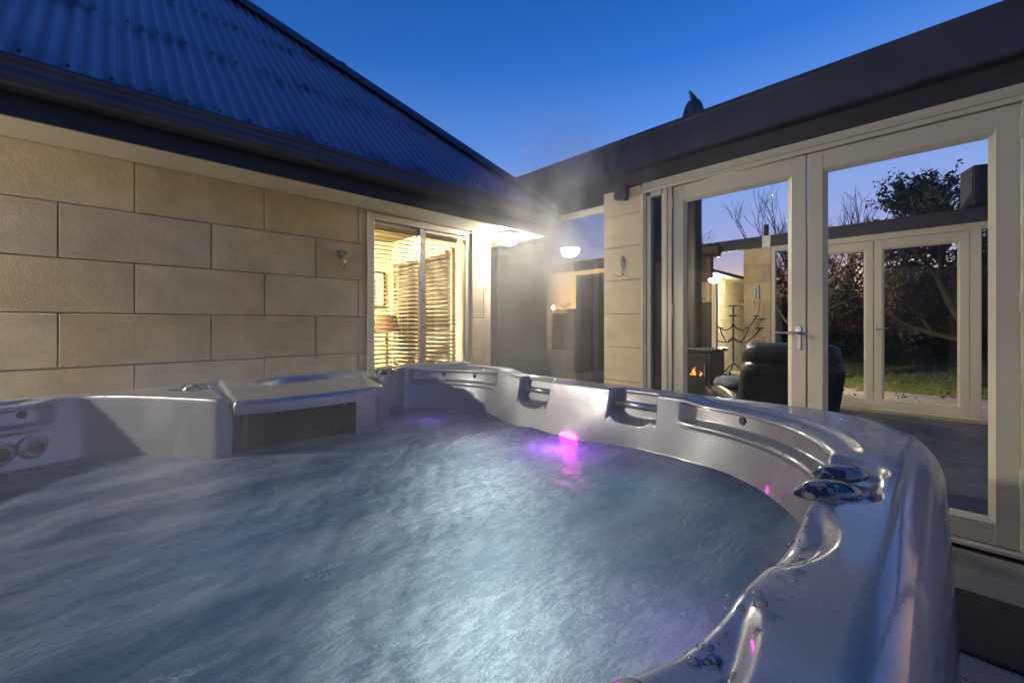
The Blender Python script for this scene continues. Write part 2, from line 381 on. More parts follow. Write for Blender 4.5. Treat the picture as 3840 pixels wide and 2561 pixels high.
def blocks(parent, x_edges, z0, z1, y0=YW, depth=.06, j=.0028, mat='stone'):
    for a, b in zip(x_edges[:-1], x_edges[1:]):
        hw, hz = (b-a)/2 - j, (z1-z0)/2 - j
        key = (mat, round(hw,3), round(hz,3))
        if key not in CACHE: CACHE[key] = MB().cbox(-hw, hw, -depth/2, depth/2, -hz, hz, .0026).mesh('stone_block')
        link('stone_block', CACHE[key], MAT[mat], parent, ((a+b)/2, y0+depth/2+random.uniform(-.001,.0015), (z0+z1)/2))
CACHE = {}
odd = [.0993 + .681*k for k in range(-5, 3)]; odd = [x for x in odd if x < 1.50] + [1.54]
even = [-.209 + .679*k for k in range(-5, 2)] + [1.1256, 1.54]
for r in range(7):
    top = ZC[r] if r else ZC[0]-.002
    blocks(wl, odd if r % 2 == 0 else even, ZC[r+1], top)
    blocks(wl, [2.668, 2.82, 2.923] if r % 2 == 0 else [2.668, 2.923], ZC[r+1], top)
# soffit panels, fascia, gutter
ZS = H+.967; YF = 2.97; XE = 3.44
for a, b, y1 in [(-3.6,-1.0,YW+.05), (-1.0,1.437,YW+.05), (1.437,2.42,YW+.05), (2.42,2.83,YW+.05), (2.83,XE,4.3)]:
    p = MB().cbox(a+.002, b-.002, YF+.004, y1, ZS, ZS+.012, .0015).obj('soffit_panel', MAT['soffit'], house)
fa = MB(); fa.box(-3.6, XE, YF-.02, YF, ZS-.012, ZS+.2); fa.box(XE, XE+.02, YF-.02, 4.4, ZS-.012, ZS+.2)
fa.obj('fascia', MAT['fascia'], house)
gp = [(-.025,.095),(-.025,.215),(-.03,.215),(-.034,.102),(-.12,.102),(-.137,.118),(-.143,.150),(-.138,.178),(-.15,.200),(-.149,.218),(-.142,.224),(-.134,.216),(-.138,.2),(-.142,.2),(-.150,.19),(-.150,.15),(-.142,.11),(-.122,.093)]
gp = [(-.022,.215),(-.022,.095),(-.110,.095),(-.128,.102),(-.138,.118),(-.141,.140),(-.137,.165),(-.138,.182),(-.146,.196),(-.148,.210),(-.142,.222),(-.132,.224),(-.130,.214),(-.120,.12),(-.03,.12),(-.03,.215)]
gu = MB(); gu.prism([(YF+a, ZS+b) for a, b in gp], 'x', -3.6, XE+.13)
for xj in (-1.4, 1.0, 2.35):
    gu.prism([(YF+a*1.02-.001, ZS+b+.001) for a, b in gp], 'x', xj-.02, xj+.02)
gu.prism([(XE-(a)+.0, ZS+b) for a, b in gp], 'y', YF-.1, 4.4)
go = gu.obj('gutter', MAT['gutter'], house)
# corrugated roof: hip from the eave corner, 45 degree plan
T = .947; YE = YF-.06; ZE = ZS+.235; XC = XE+.09; YR = 6.9
roof = MB()
roof.add([(-3.6, YE+.05, ZE-.01), (XC-.05, YE+.05, ZE-.01), (XC-(YR-YE), YR, ZE+T*(YR-YE)-.03), (-3.6, YR, ZE+T*(YR-YE)-.03)], [(0,1,2,3)])
roof.add([(XC-.05, YE+.05, ZE-.01), (XC-.05, YR+4, ZE-.01), (XC-(YR-YE), YR, ZE+T*(YR-YE)-.03)], [(0,1,2)])
ro = roof.obj('roof', MAT['fascia'], house)
cs = math.cos(math.atan(T)); sn = math.sin(math.atan(T)); PITCH = .0762; SHEET = PITCH*10
k0 = 0; xr = XC
nsh = int((XC+3.6)/SHEET)+1
for s_ in range(nsh):
    xa = -3.65 + s_*SHEET; nn = 81
    lift = .0
    A = []
    for q in range(nn):
        x = xa + (SHEET+.02)*q/(nn-1)
        if x > XC-.02: break
        ymax = min(YR, YE + (XC - x)); hgt = .0125*math.cos(2*PI*x/PITCH) + (.0016 if q > nn-6 else 0)
        row = []
        for y in (YE-.015, YE+.3*(ymax-YE), YE+.65*(ymax-YE), ymax):
            row.append((x, y - hgt*sn, ZE + T*(y-YE) + hgt*cs + .012))
        A.append(row)
    if len(A) > 3:
        MB().grid(np.array(A)).obj('roof_sheet', MAT['roof'], ro, smooth=True)
sw = MB()
for yrow in (YE+.03, 3.73, 4.52, 5.32, 6.1):
    for k in range(-48, 50):
        x = k*PITCH*2 + (PITCH if yrow > 3 and int(yrow*10) % 2 else 0)
        if x > XC-(yrow-YE)-.1 or x < -3.5: continue
        b = Vector((x, yrow-.0088*sn, ZE+T*(yrow-YE)+.0088*cs+.012)); n_ = Vector((0,-sn,cs))
        sw.tube([b-n_*.002, b+n_*.003], .009, 8); sw.tube([b+n_*.003, b+n_*.011], .0055, 6)
sw.obj('roof_screw', MAT['gutter'], ro, kind='stuff')
hc = MB(); n0 = Vector((XC+.03, YE-.03, ZE+.0)); L = YR-YE
A = []
for t in np.linspace(0, 1, 20):
    b = Vector((XC-L*t, YE+L*t, ZE+T*L*t+.02)); row = []
    for u, h in ((-.135,-.075),(-.13,-.062),(-.045,.028),(-.02,.045),(.0,.05),(.02,.045),(.045,.028),(.13,-.062)):
        row.append((b.x+u*.7, b.y+u*.7, b.z+h+.035))
    A.append(row)
hc.grid(np.array(A)); hc.obj('hip_cap', MAT['hipcap'], ro, smooth=True, sharp=50)
for t in (.42, .83):     # lap joints of the hip flashing
    lp = MB(); b = Vector((XC-L*t, YE+L*t, ZE+T*L*t+.06)); A = []
    for dt in (-.012, .012):
        row = []
        for u, h in ((-.138,-.072),(-.045,.036),(.0,.058),(.045,.036),(.138,-.072)): row.append((b.x+u*.7-dt*L*.3, b.y+u*.7+dt*L*.3, b.z+h+T*dt*L*.3))
        A.append(row)
    lp.grid(np.array(A)); lp.obj('flashing_lap', MAT['hipcap'], ro)
# sliding window
win = link('window', MB().box(1.545,2.662,YW+.07,YW+.10,.42,.46).mesh('window'), MAT['alu'], house)
Z0, Z1 = .46, H+.947
fr = MB()
fr.cbox(1.543,1.60,YW-.006,YW+.085,Z0,Z1,.003); fr.cbox(2.607,2.664,YW+.03,YW+.085,Z0,Z1,.003)
fr.cbox(1.60,2.607,YW-.004,YW+.085,Z1-.055,Z1-.001,.003); fr.cbox(1.60,2.607,YW+.0,YW+.085,Z0,Z0+.05,.003)
fr.cbox(1.56,2.65,YW-.012,YW-.006,Z1-.018,Z1-.004,.002)
fr.obj('window_frame', MAT['alu'], win)
mu = MB(); mu.cbox(2.055,2.075,YW+.012,YW+.05,Z0+.05,Z1-.055,.003); mu.cbox(2.075,2.125,YW+.022,YW+.06,Z0+.05,Z1-.055,.003)
mu.obj('mullion', MAT['steel'], win)
for a, b, y in ((1.60, 2.057, YW+.062), (2.124, 2.607, YW+.040)):
    for za in (Z1-.085, Z0+.051): MB().cbox(a, b, y-.012, y+.012, za, za+.029, .002).obj('sash_rail', MAT['alu'], win)
    MB().box(a+.003, b-.003, y-.002, y+.002, Z0+.08, Z1-.085).obj('pane', MAT['glass'], win)
# room behind the window
rm = MB(); rm.box(-1.0, 2.755, 5.12, 5.2, 0, 2.5); rm.box(-1.05,-.97,YW+.21,5.12,0,2.5)
rm.obj('room_wall', MAT['cream'], house)
rw = MB(); rw.box(2.70,2.755,YW+.21,3.72,0,2.5); rw.box(2.70,2.755,4.98,5.119,0,2.5); rw.box(2.70,2.755,3.72,4.98,2.0,2.5); rw.box(2.70,2.755,3.72,4.98,0,.35)
rw.obj('side_wall', MAT['cream'], house)
MB().box(-.97, 2.70, YW+.21, 5.119, 2.30, 2.34).obj('ceiling', MAT['ceil'], house)
MB().box(-.97, 2.70, YW+.21, 5.119, .0, .02).obj('carpet', MAT['paleledge'], house)
MB().box(2.735, 2.75, 3.72, 4.98, .35, 2.0).obj('night_window', MAT['darkcloth'], house, label='dark window on the side wall of the lit room')
sf = MB(); sf.box(2.665,2.70,3.68,3.72,.33,2.04); sf.box(2.665,2.70,4.98,5.03,.33,2.04); sf.box(2.665,2.70,4.32,4.38,.35,2.0); sf.obj('side_window_frame', MAT['alu'], house)
# ------------------------------------------------------------------ venetian blinds
def blind(label, axis, a, b, c, zt, zb, pitch=.039):
    t = thing('venetian_blind', ((a+b)/2 if axis == 'x' else c, c if axis == 'x' else (a+b)/2, zb), label, 'blind', 'cream venetian blinds of the lit room')
    hw = (b-a)/2; sl = MB(); pr = [(-.024,-.0035),(-.012,.0002),(0,.0015),(.012,.0002),(.024,-.0035),(.024,-.0065),(.012,-.0028),(0,-.0015),(-.012,-.0028),(-.024,-.0065)]
    if axis == 'x': sl.prism([(u, v+.17*u) for u, v in pr], 'x', -hw, hw)
    else: sl.prism([(u, v) for u, v in pr], 'y', -hw, hw)
    sm = sl.mesh('slat'); n = int((zt-.05-zb)/pitch)
    for i in range(n):
        ctr = ((a+b)/2, c, zt-.06-i*pitch) if axis == 'x' else (c, (a+b)/2, zt-.06-i*pitch)
        link('slat', sm, MAT['slat'], t, ctr)
    hd = MB()
    if axis == 'x': hd.cbox(a, b, c-.025, c+.025, zt-.045, zt, .003)
    else: hd.cbox(c-.025, c+.025, a, b, zt-.045, zt, .003)
    hd.obj('head_rail', MAT['slat'], t)
    for f in (.16, .84):
        u = a+(b-a)*f; cd = MB()
        for off in (-.022, .022):
            p = (u, c+off) if axis == 'x' else (c+off, u)
            cd.tube([(p[0], p[1], zt-.04), (p[0], p[1], zb)], .0013, 5)
        p = (u+.008, c) if axis == 'x' else (c, u+.008)
        cd.tube([(p[0], p[1], zt-.04), (p[0], p[1], zb)], .0013, 5)
        cd.obj('ladder_cord', MAT['cord'], t)
blind('cream venetian blind behind the left pane of the lit sliding window', 'x', 1.585, 2.07, YW+.14, Z1-.06, .50)
blind('cream venetian blind behind the right pane of the lit sliding window', 'x', 2.085, 2.56, YW+.14, Z1-.06, .50)
blind('cream venetian blind on the side wall inside the lit room', 'y', 3.74, 4.97, 2.64, 2.02, .40, .05)

# ------------------------------------------------------------------ things in the lit room
t = thing('ceiling_light', (1.25, 4.3, 2.3), 'lit glass ceiling light inside the yellow room, out of direct view', 'light')
MB().lathe([(.17,-.001),(.17,-.02),(.16,-.03)], (1.25,4.3,2.3), 24).obj('base', MAT['steel'], t)
MB().lathe([(.155,-.031),(.15,-.055),(.12,-.085),(.06,-.105),(.001,-.11)], (1.25,4.3,2.3), 24).obj('glass_bowl', MAT['room'], t, smooth=True)
lx, ly = 2.2, 4.26
t = thing('table_lamp', (lx, ly, .70), 'table lamp with woven dark brown shade standing behind the left window pane', 'lamp')
MB().lathe([(.085,0),(.085,.012),(.03,.03),(.014,.05),(.012,.12),(.02,.14),(.012,.16),(.011,.30),(.022,.33),(.012,.36),(.008,.44)], (lx,ly,.70), 16).obj('stem', MAT['wood'], t, smooth=True)
sh = MB(); A = []
for r, z in ((.15,.42),(.148,.43),(.098,.61),(.096,.615),(.093,.61),(.144,.425)): A.append([(lx+r*math.cos(2*PI*k/32), ly+r*math.sin(2*PI*k/32), .70+z) for k in range(32)])
sh.grid(np.array(A), wrap_u=True, wrap_v=True); sh.obj('lamp_shade', MAT['shade'], t, smooth=True, sharp=50)
MB().lathe([(.005,.44),(.02,.47),(.024,.50),(.016,.53),(.002,.54)], (lx,ly,.70), 12).obj('bulb', MAT['softbulb'], t, smooth=True)
t = thing('side_table', (lx, ly+.05, 0), 'pale side table under the table lamp in the lit room', 'table')
MB().cbox(lx-.35, lx+.3, ly-.2, ly+.35, .665, .70, .004).obj('table_top', MAT['paleledge'], t)
for a in (-.31,.26):
    for b in (-.17,.31): MB().cbox(lx+a-.02, lx+a+.02, ly+b-.02, ly+b+.02, .02, .665, .003).obj('leg', MAT['paleledge'], t)
t = thing('picture', (2.4, 5.11, 1.3), 'framed botanical print on the back wall seen through the left window pane', 'picture')
px0, px1, pz0, pz1 = 2.22, 2.60, 1.44, 1.90
f = MB(); f.box(px0,px0+.02,5.085,5.119,pz0,pz1); f.box(px1-.02,px1,5.085,5.119,pz0,pz1); f.box(px0+.02,px1-.02,5.085,5.119,pz1-.02,pz1); f.box(px0+.02,px1-.02,5.085,5.119,pz0,pz0+.02)
f.obj('picture_frame', MAT['wood'], t); MB().box(px0+.02,px1-.02,5.10,5.115,pz0+.02,pz1-.02).obj('mount', MAT['paper'], t)
MB().box(px0+.13,px1-.13,5.093,5.099,pz0+.10,pz1-.10).obj('print', MAT['print_'], t)
t = thing('armchair', (1.35, 4.3, 0), 'dark armchair low in the lit room behind the blind', 'armchair')
MB().cbox(1.3,1.72,4.2,4.75,.1,.45,.03).obj('seat', MAT['wood'], t); MB().cbox(1.3,1.72,4.76,4.92,.1,.95,.03).obj('backrest', MAT['wood'], t)
for a in (1.17,1.73): MB().cbox(a,a+.12,4.2,4.92,.02,.62,.02).obj('armrest', MAT['wood'], t)

# ------------------------------------------------------------------ soffit lamps
def soffit_lamp(x, y, label, mat='lamp', ZS=ZS):
    t = thing('soffit_lamp', (x, y, ZS), label, 'lamp', 'round white bowl lamps')
    MB().lathe([(.118,-.001),(.120,-.02),(.115,-.035),(.108,-.042)], (x,y,ZS), 32).obj('base_ring', MAT['porcelain'], t, smooth=True, sharp=40)
    MB().lathe([(.107,-.043),(.112,-.050),(.106,-.060),(.097,-.09),(.075,-.118),(.04,-.134),(.001,-.138)], (x,y,ZS), 32).obj('diffuser', MAT[mat], t, smooth=True)
soffit_lamp(2.99, 3.13, 'lit white bowl lamp under the eave corner beside the lit window')
soffit_lamp(-2.1, 3.13, 'lit white bowl lamp under the eave, seen mirrored in the door glass', 'lamp_b')

soffit_lamp(8.8, 3.13, 'lit white bowl lamp under the far wing eave beyond the stove flue', 'lamp_c', ZS+.03)
soffit_lamp(3.72, 2.0, 'added bowl lamp lighting the garden room, unseen behind the near pier', 'added_lamp', 2.384)  # added fill lamp, hidden by the pier, brightens the far frames

soffit_lamp(3.72, 5.0, 'added bowl lamp lighting the partition, unseen behind the house corner', 'added_lamp', 2.384)  # second added lamp, out of view, warms the wall behind the tall window

# ------------------------------------------------------------------ wall hooks
hx, hz = 1.318, H-.0+ (1216-950)*3.33/1544*.0  # placed below
def along(px, Y=YW):
    k = (px-1920)/1544; return Y*(.697+.717*k)/(.717-.697*k)
def zed(py, X, Y): return H - (py-1216)*(.697*X+.717*Y)/1544
hx = along(1282); hz = zed(952, hx, YW)
t = thing('heart_hook', (hx, YW, hz), 'cast heart shaped coat hook on the limestone wall', 'hook')
pts = []
for k in range(40):
    a = 2*PI*k/40; pts.append((hx+.0026*16*math.sin(a)**3*.95, hz+.0026*(13*math.cos(a)-5*math.cos(2*a)-2*math.cos(3*a)-math.cos(4*a))))
hb = MB(); hb.prism(pts, 'y', YW-.012, YW+.003)
ins = [(hx+(u-hx)*.72, hz+(v-hz)*.72) for u, v in pts]; hb.prism(ins, 'y', YW-.02, YW-.011)
hb.obj('heart_plate', MAT['pewter'], t)
hk = MB(); hk.tube([(hx,YW-.008,hz-.035),(hx,YW-.01,hz-.085),(hx,YW-.022,hz-.112),(hx,YW-.045,hz-.118),(hx,YW-.062,hz-.105),(hx,YW-.068,hz-.082)], [.006,.005,.005,.005,.0045,.004], 8)
hk.obj('hook', MAT['pewter'], t, smooth=True)
bm = MB(); bm.lathe([(.001,-.012),(.009,-.008),(.012,0),(.009,.008),(.001,.012)], (hx,YW-.069,hz-.072), 12); bm.obj('tip', MAT['porcelain'], t, smooth=True)
for dx in (-.022,.022): MB().tube([(hx+dx,YW-.021,hz+.012),(hx+dx,YW-.0195,hz+.012)], .004, 8).obj('screw', MAT['black'], t)

# ------------------------------------------------------------------ glazed garden room on the right (front in plane X = 3.3)
XR = 3.3; XB = 7.75
pavn = thing('garden_room', (5, 1, 0), 'glazed garden room with cream French doors, block piers and dark fascia, right of the spa', 'building')
def ypier(px, X=XR):
    k = (px-1920)/1544; return X*(.717-.697*k)/(.697+.717*k)
# fascia and beam
fb = MB(); fb.prism([(3.18,2.545),(3.20,2.538),(3.225,2.54),(3.30,2.54),(3.30,2.80),(3.20,2.80),(3.196,2.812),(3.176,2.812),(3.176,2.785),(3.182,2.775)], 'y', -3.2, 2.02)
fb.obj('gutter_fascia', MAT['gutter'], pavn)
MB().box(3.286, 3.50, -3.2, 2.165, 2.425, 2.72).obj('beam', MAT['fascia'], pavn)
MB().box(3.182, 3.60, 2.021, 2.10, 2.60, 2.79).obj('gutter_stop', MAT['fascia'], pavn)
f2 = MB(); f2.prism([(3.50,2.63),(3.60,2.63),(3.60,2.985),(3.52,2.985),(3.515,2.955),(3.50,2.945)], 'y', 2.03, 4.6)
f2.obj('high_gutter', MAT['gutter'], pavn)
MB().box(3.53, 3.62, 2.03, 6, 2.385, 2.63).obj('high_beam', MAT['fascia'], pavn)
MB().prism([(2.02-.0,2.325),(1.915,2.305),(1.90,2.33),(1.90,2.43),(2.02,2.43)], 'x', 3.24, 3.30).obj('downpipe_bracket', MAT['fascia'], pavn)
# near pier
def pier(X, y0, y1, ztop, courses, both=True, split=False):
    core = link('pier', MB().box(X+.01, X+.21, y0+.006, y1-.006, 0, ztop).mesh('pier'), MAT['mortar'], pavn)
    zs = [0] + courses + [ztop]
    for n, (a, b) in enumerate(zip(zs[:-1], zs[1:])):
        ys = [y0, y1] if not split or n % 2 else [y0, y0+(y1-y0)*.27, y1]
        for ya, yb in zip(ys[:-1], ys[1:]):
            hz_, hy = (b-a)/2-.0022, (yb-ya)/2-(.0022 if split else 0)
            link('stone_block', MB().cbox(-.11,.11,-hy,hy,-hz_,hz_,.003).mesh('stone_block'), MAT['block'], core, (X+.11, (ya+yb)/2, (a+b)/2))
cz = [H-1.12+.30*k for k in range(0, 8)]
pier(XR, 1.782, 2.161, 2.42, [H+z for z in (-.812,-.511,-.209,.0915,.394,.695,.98)])
pier(XB, 1.88, 2.29, 2.48, [H+z for z in (-.812,-.511,-.209,.0915,.394,.695,.98)], split=True)
# door leaf builder
def leaf(X, ya, yb, z0=.05, z1=2.33, handle=None, hinge=None, gz=(.165,2.212), sw_=.086):
    d = MB(); T_ = .045
    d.cbox(X, X+T_, ya+.002, ya+sw_, z0, z1, .003); d.cbox(X, X+T_, yb-sw_, yb-.002, z0, z1, .003)
    d.cbox(X+.0008, X+T_, ya+sw_-.001, yb-sw_+.001, gz[1], z1, .003); d.cbox(X+.0008, X+T_, ya+sw_-.001, yb-sw_+.001, z0, gz[0], .003)
    o = d.obj('door', MAT['frame'], pavn)
    b = MB(); A0 = (ya+sw_, yb-sw_, gz[0], gz[1]); e = .022
    def ring(xa, off, xb, off2):
        c1 = [(xa, A0[0]+off, A0[2]+off),(xa, A0[1]-off, A0[2]+off),(xa, A0[1]-off, A0[3]-off),(xa, A0[0]+off, A0[3]-off)]
        c2 = [(xb, A0[0]+off2, A0[2]+off2),(xb, A0[1]-off2, A0[2]+off2),(xb, A0[1]-off2, A0[3]-off2),(xb, A0[0]+off2, A0[3]-off2)]
        b.add(c1+c2, [(k,(k+1)%4,4+(k+1)%4,4+k) for k in range(4)])
    ring(X+.004, -.001, X+.020, e); ring(X+.020, e, X+.028, e); ring(X+.028, e, X+.041, -.001)
    b.obj('glazing_bead', MAT['frame'], o)
    MB().box(X+.022, X+.027, A0[0]+e-.006, A0[1]-e+.006, A0[2]+e-.006, A0[3]-e+.006).obj('pane', MAT['doorglass'], o)
    if handle:
        yh, sgn = handle; zh = H-.057
        h = MB(); A = []
        for hz_, s_ in ((-.118,.6),(-.112,.9),(-.1,1),(.03,1),(.042,.9),(.048,.6)): A.append([(X-.008 if s_==1 else X-.005, yh+.0145*s_*math.copysign(1,u) if abs(u)>.5 else yh, zh+hz_) for u in (-1,1)])
        h.cbox(X-.009, X+.001, yh-.016, yh+.016, zh-.115, zh+.045, .004)
        h.tube([(X-.008,yh,zh),(X-.05,yh,zh)], .010, 12)
        h.tube([(X-.045,yh-.012*sgn,zh),(X-.05,yh+.03*sgn,zh),(X-.05,yh+.085*sgn,zh-.001),(X-.044,yh+.135*sgn,zh+.003)], [.0095,.0085,.0075,.005], 10)
        h.tube([(X-.012,yh,zh-.075),(X-.006,yh,zh-.075)], .009, 12)
        h.obj('handle', MAT['steel'], o, smooth=True, sharp=40)
    if hinge is not None:
        for zz in (.42, 1.315, 2.20):
            hg = MB(); hg.tube([(X-.008,hinge,zz-.05),(X-.008,hinge,zz+.05)], .0085, 10); hg.obj('hinge', MAT['frame'], o, smooth=True, sharp=40)
    return o
XL = XR+.012
leaf(XL, .598, 1.505, handle=(.64, 1), hinge=1.506)
leaf(XL, -.303, .594, hinge=-.306)
leaf(XL, -1.30, -.40, hinge=-.397)
# frames and header round the doors
h = MB(); h.cbox(XR-.004, XR+.10, -1.4, 1.776, 2.385, 2.424, .002); h.cbox(XR-.012, XR+.09, -1.4, 1.776, 2.366, 2.384, .003); h.cbox(XR-.004, XR+.085, -1.4, 1.776, 2.336, 2.365, .002)
h.obj('door_header', MAT['frame'], pavn)
s = MB(); s.cbox(XR-.012, XR+.07, -1.4, 1.776, .014, .042, .006); s.obj('door_sill', MAT['frame'], pavn)
MB().box(XR-.002, XR+.10, -1.4, 1.776, .0, .013).obj('sill_packer', MAT['black'], pavn)
j = MB()
j.cbox(XR-.006, XR+.08, 1.508, 1.545, .043, 2.335, .003); j.cbox(XR-.012, XR+.07, 1.546, 1.560, .043, 2.335, .003); j.cbox(XR-.006, XR+.07, 1.561, 1.585, .043, 2.335, .003); j.cbox(XR+.004, XR+.07, 1.586, 1.60, .043, 2.30, .002)
j.cbox(XR-.006, XR+.07, 1.738, 1.755, .043, 2.335, .003); j.cbox(XR-.013, XR+.07, 1.756, 1.777, .043, 2.335, .003); j.cbox(XR+.012, XR+.07, 1.70, 1.737, .043, 2.31, .003)
j.cbox(XR+.0, XR+.07, 1.601, 1.699, 2.29, 2.334, .003); j.cbox(XR+.0, XR+.07, 1.601, 1.699, .043, .1, .003)
j.cbox(XR-.006, XR+.08, -.397, -.308, .043, 2.335, .003)
j.obj('door_jamb', MAT['frame'], pavn)
MB().box(XR+.05, XR+.056, 1.60, 1.70, .1, 2.29).obj('sidelight_pane', MAT['darkglass'], pavn)
MB().box(XR+.2, XR+.22, 1.5, 1.9, .0, 2.42).obj('sidelight_lining', MAT['darkcloth'], pavn)
# recessed tall window between the house corner and the pier
wn = link('tall_window', MB().cbox(3.49, 3.54, 2.0, 6.0, 2.325, 2.384, .003).mesh('tall_window'), MAT['frame'], pavn)
w2 = MB(); w2.cbox(3.492, 3.538, 2.0, 6.0, .0, .06, .003); w2.cbox(3.488,3.492,2.0,6.0,2.318,2.324,.001); w2.obj('window_rail', MAT['steel'], wn)
for ym in (3.86,): MB().cbox(3.494, 3.536, ym-.022, ym+.022, .061, 2.317, .003).obj('mullion', MAT['dark'], wn)
for a, b in ((2.0, 3.838), (3.882, 6.0)): MB().box(3.512, 3.518, a, b, .061, 2.317).obj('pane', MAT['darkglass'], wn)
# far side of the room
leaf(XB, .612, 1.52, z0=.05, z1=2.39, gz=(.145,2.27)); leaf(XB, -.303, .608, z0=.05, z1=2.39, handle=(.565, -1), gz=(.145,2.27))
ff = MB(); ff.cbox(XB, XB+.09, -3.2, 1.876, 2.395, 2.482, .003); ff.cbox(XB, XB+.08, -.40, -.307, .0, 2.394, .003); ff.cbox(XB, XB+.08, 1.524, 1.60, 0, 2.394, .003); ff.cbox(XB, XB+.08, 1.82, 1.876, 0, 2.394, .003)
ff.cbox(XB-.001, XB+.08, -3.2, 1.876, .0, .048, .003); ff.cbox(XB, XB+.08, -1.35, -1.27, .0, 2.394, .003)
ff.obj('far_door_frame', MAT['frame'], pavn)
for a, b in ((-1.27,-.40),(1.60,1.82)): MB().box(XB+.03, XB+.035, a, b, .05, 2.393).obj('far_side_pane', MAT['doorglass'], pavn)
fbm = MB(); fbm.box(XB-.02, XB+.14, -3.2, 8, 2.485, 2.645); fbm.box(XB-.03, XB+.16, -3.2, 8, 2.646, 2.662); fbm.obj('far_beam', MAT['fascia'], pavn)
bk = MB(); bk.cbox(XB-.034, XB-.022, 1.88, 2.0, 2.47, 2.70, .002); bk.obj('post_cap', MAT['galv'], pavn)
bk = MB(); bk.box(XB-.05, XB-.038, 1.90, 1.97, 2.66, 2.84); bk.obj('bracket', MAT['dark'], pavn)
for yb in (2.0, 5.0): MB().box(3.621, 3.84, yb-.1, yb+.1, 2.386, 2.41).obj('lamp_board', MAT['soffit'], pavn)  # boards that carry the two added, unseen lamps
MB().box(XB+.03, XB+.036, 2.292, 3.25, .05, 2.484).obj('far_window_pane', MAT['doorglass'], pavn)
MB().cbox(XB, XB+.08, 3.251, 3.33, 0, 2.484, .003).obj('far_post', MAT['frame'], pavn)
wing = thing('block_wing', (10.5, YW, 0), 'white block wing with a thin dark eave beyond the far window', 'building')
wc = link('wall', MB().box(7.9, 15, YW+.012, YW+.2, 0, 2.19).mesh('wall'), MAT['mortar'], wing)
for r in range(7):
    e0 = [7.9+.34*(r % 2)+.68*k for k in range(0, 11)]
    blocks(wc, [7.9]*(r % 2)+e0 if r % 2 else e0, ZC[r+1]+.03, ZC[r]+.03-(.002 if r == 0 else 0), mat='block')
MB().cbox(7.9, 15, 2.97, YW+.1, ZS+.031, ZS+.045, .002).obj('soffit', MAT['soffit'], wing)
MB().box(7.9, 15, 2.95, 2.969, ZS+.02, ZS+.085).obj('fascia', MAT['fascia'], wing)
MB().box(7.9, 15, 2.969, YW+.2, ZS+.046, ZS+.08).obj('roof', MAT['fascia'], wing)

# inner cream partition behind the tall window
pt = MB(); pt.box(6.9, 7.0, 3.2, 9.0, 0, 2.30); pt.obj('partition', MAT['cream'], pavn)
bdm = MB().prism([(0,0),(-.022,.004),(-.004,.152),(0,.152)], 'y', 3.2, 9.0).mesh('weatherboard')
for k in range(14): link('weatherboard', bdm, MAT['cream'], pavn, (6.898, 0, .1+.152*k))
MB().box(6.86, 7.05, 3.15, 9.0, 2.301, 2.44).obj('partition_cap', MAT['fascia'], pavn)

# leaf hook on the near pier
ly_, lz_ = ypier(2335), 0; 
lz_ = H + (1216-985)*(.697*XR+.717*ly_)/1544
t = thing('leaf_hook', (XR, ly_, lz_), 'leaf shaped double coat hook on the block pier', 'hook')
pts = []
for k in range(33):
    u = k/32; pts.append((.021*math.sin(PI*u**.8)**.9, .062-.135*u))
poly = [(ly_+a, lz_+b) for a, b in pts] + [(ly_-a, lz_+b) for a, b in reversed(pts[1:-1])]
lb = MB(); lb.prism(poly, 'x', XR-.008, XR+.003)
for k in range(7):
    zz = lz_+.04-.016*k
    for sg in (-1,1): lb.tube([(XR-.009,ly_,zz-.006),(XR-.009,ly_+sg*.014,zz+.006)], .0012, 5)
lb.tube([(XR-.009,ly_,lz_+.055),(XR-.010,ly_,lz_-.10)], .0024, 6); lb.obj('leaf_plate', MAT['pewter'], t)
for sg, nm in ((-1,'hook'),(1,'hook')):
    b = MB(); b.tube([(XR-.010,ly_,lz_-.07),(XR-.012,ly_+sg*.004,lz_-.115),(XR-.03,ly_+sg*.02,lz_-.128),(XR-.05,ly_+sg*.036,lz_-.118),(XR-.056,ly_+sg*.04,lz_-.10)], .0035, 8)
    o = b.obj('hook', MAT['pewter'], t, smooth=True)
    MB().lathe([(.001,-.009),(.007,-.006),(.0095,0),(.007,.006),(.001,.009)], (XR-.057,ly_+sg*.041,lz_-.094), 12).obj('tip', MAT['porcelain'], o, smooth=True)

# door mat
dm = MB(); dm.cbox(2.24, 2.755, -.85, .33, .0, .014, .006)
tag(link('door_mat', dm.mesh('door_mat'), MAT['mat']), 'dark brown coir door mat on the paving by the French doors', 'mat')

# ------------------------------------------------------------------ things inside the garden room
sx0, sy0 = 6.42, 2.60
t = thing('wood_stove', (sx0, sy0, 0), 'black wood stove with a small fire and a tall flue in the garden room', 'stove')
b = MB(); b.cbox(sx0-.28, sx0+.28, sy0-.36, sy0+.36, .10, .80, .012); b.cbox(sx0-.31, sx0+.30, sy0-.40, sy0+.40, .801, .835, .006); b.obj('body', MAT['black'], t)
b = MB(); b.cbox(sx0-.335, sx0+.30, sy0-.41, sy0+.41, .836, .85, .004); b.obj('top_plate', MAT['steel'], t)
dr = MB(); dr.cbox(sx0-.30, sx0-.281, sy0-.31, sy0+.31, .30, .36, .003); dr.cbox(sx0-.30, sx0-.281, sy0-.31, sy0+.31, .72, .77, .003); dr.cbox(sx0-.30,sx0-.281,sy0-.31,sy0-.26,.361,.719,.003); dr.cbox(sx0-.30,sx0-.281,sy0+.26,sy0+.31,.361,.719,.003)
do_ = dr.obj('door', MAT['black'], t)
MB().tube([(sx0-.32,sy0-.29,.45),(sx0-.32,sy0-.29,.62)], .01, 8).obj('handle', MAT['steel'], do_)
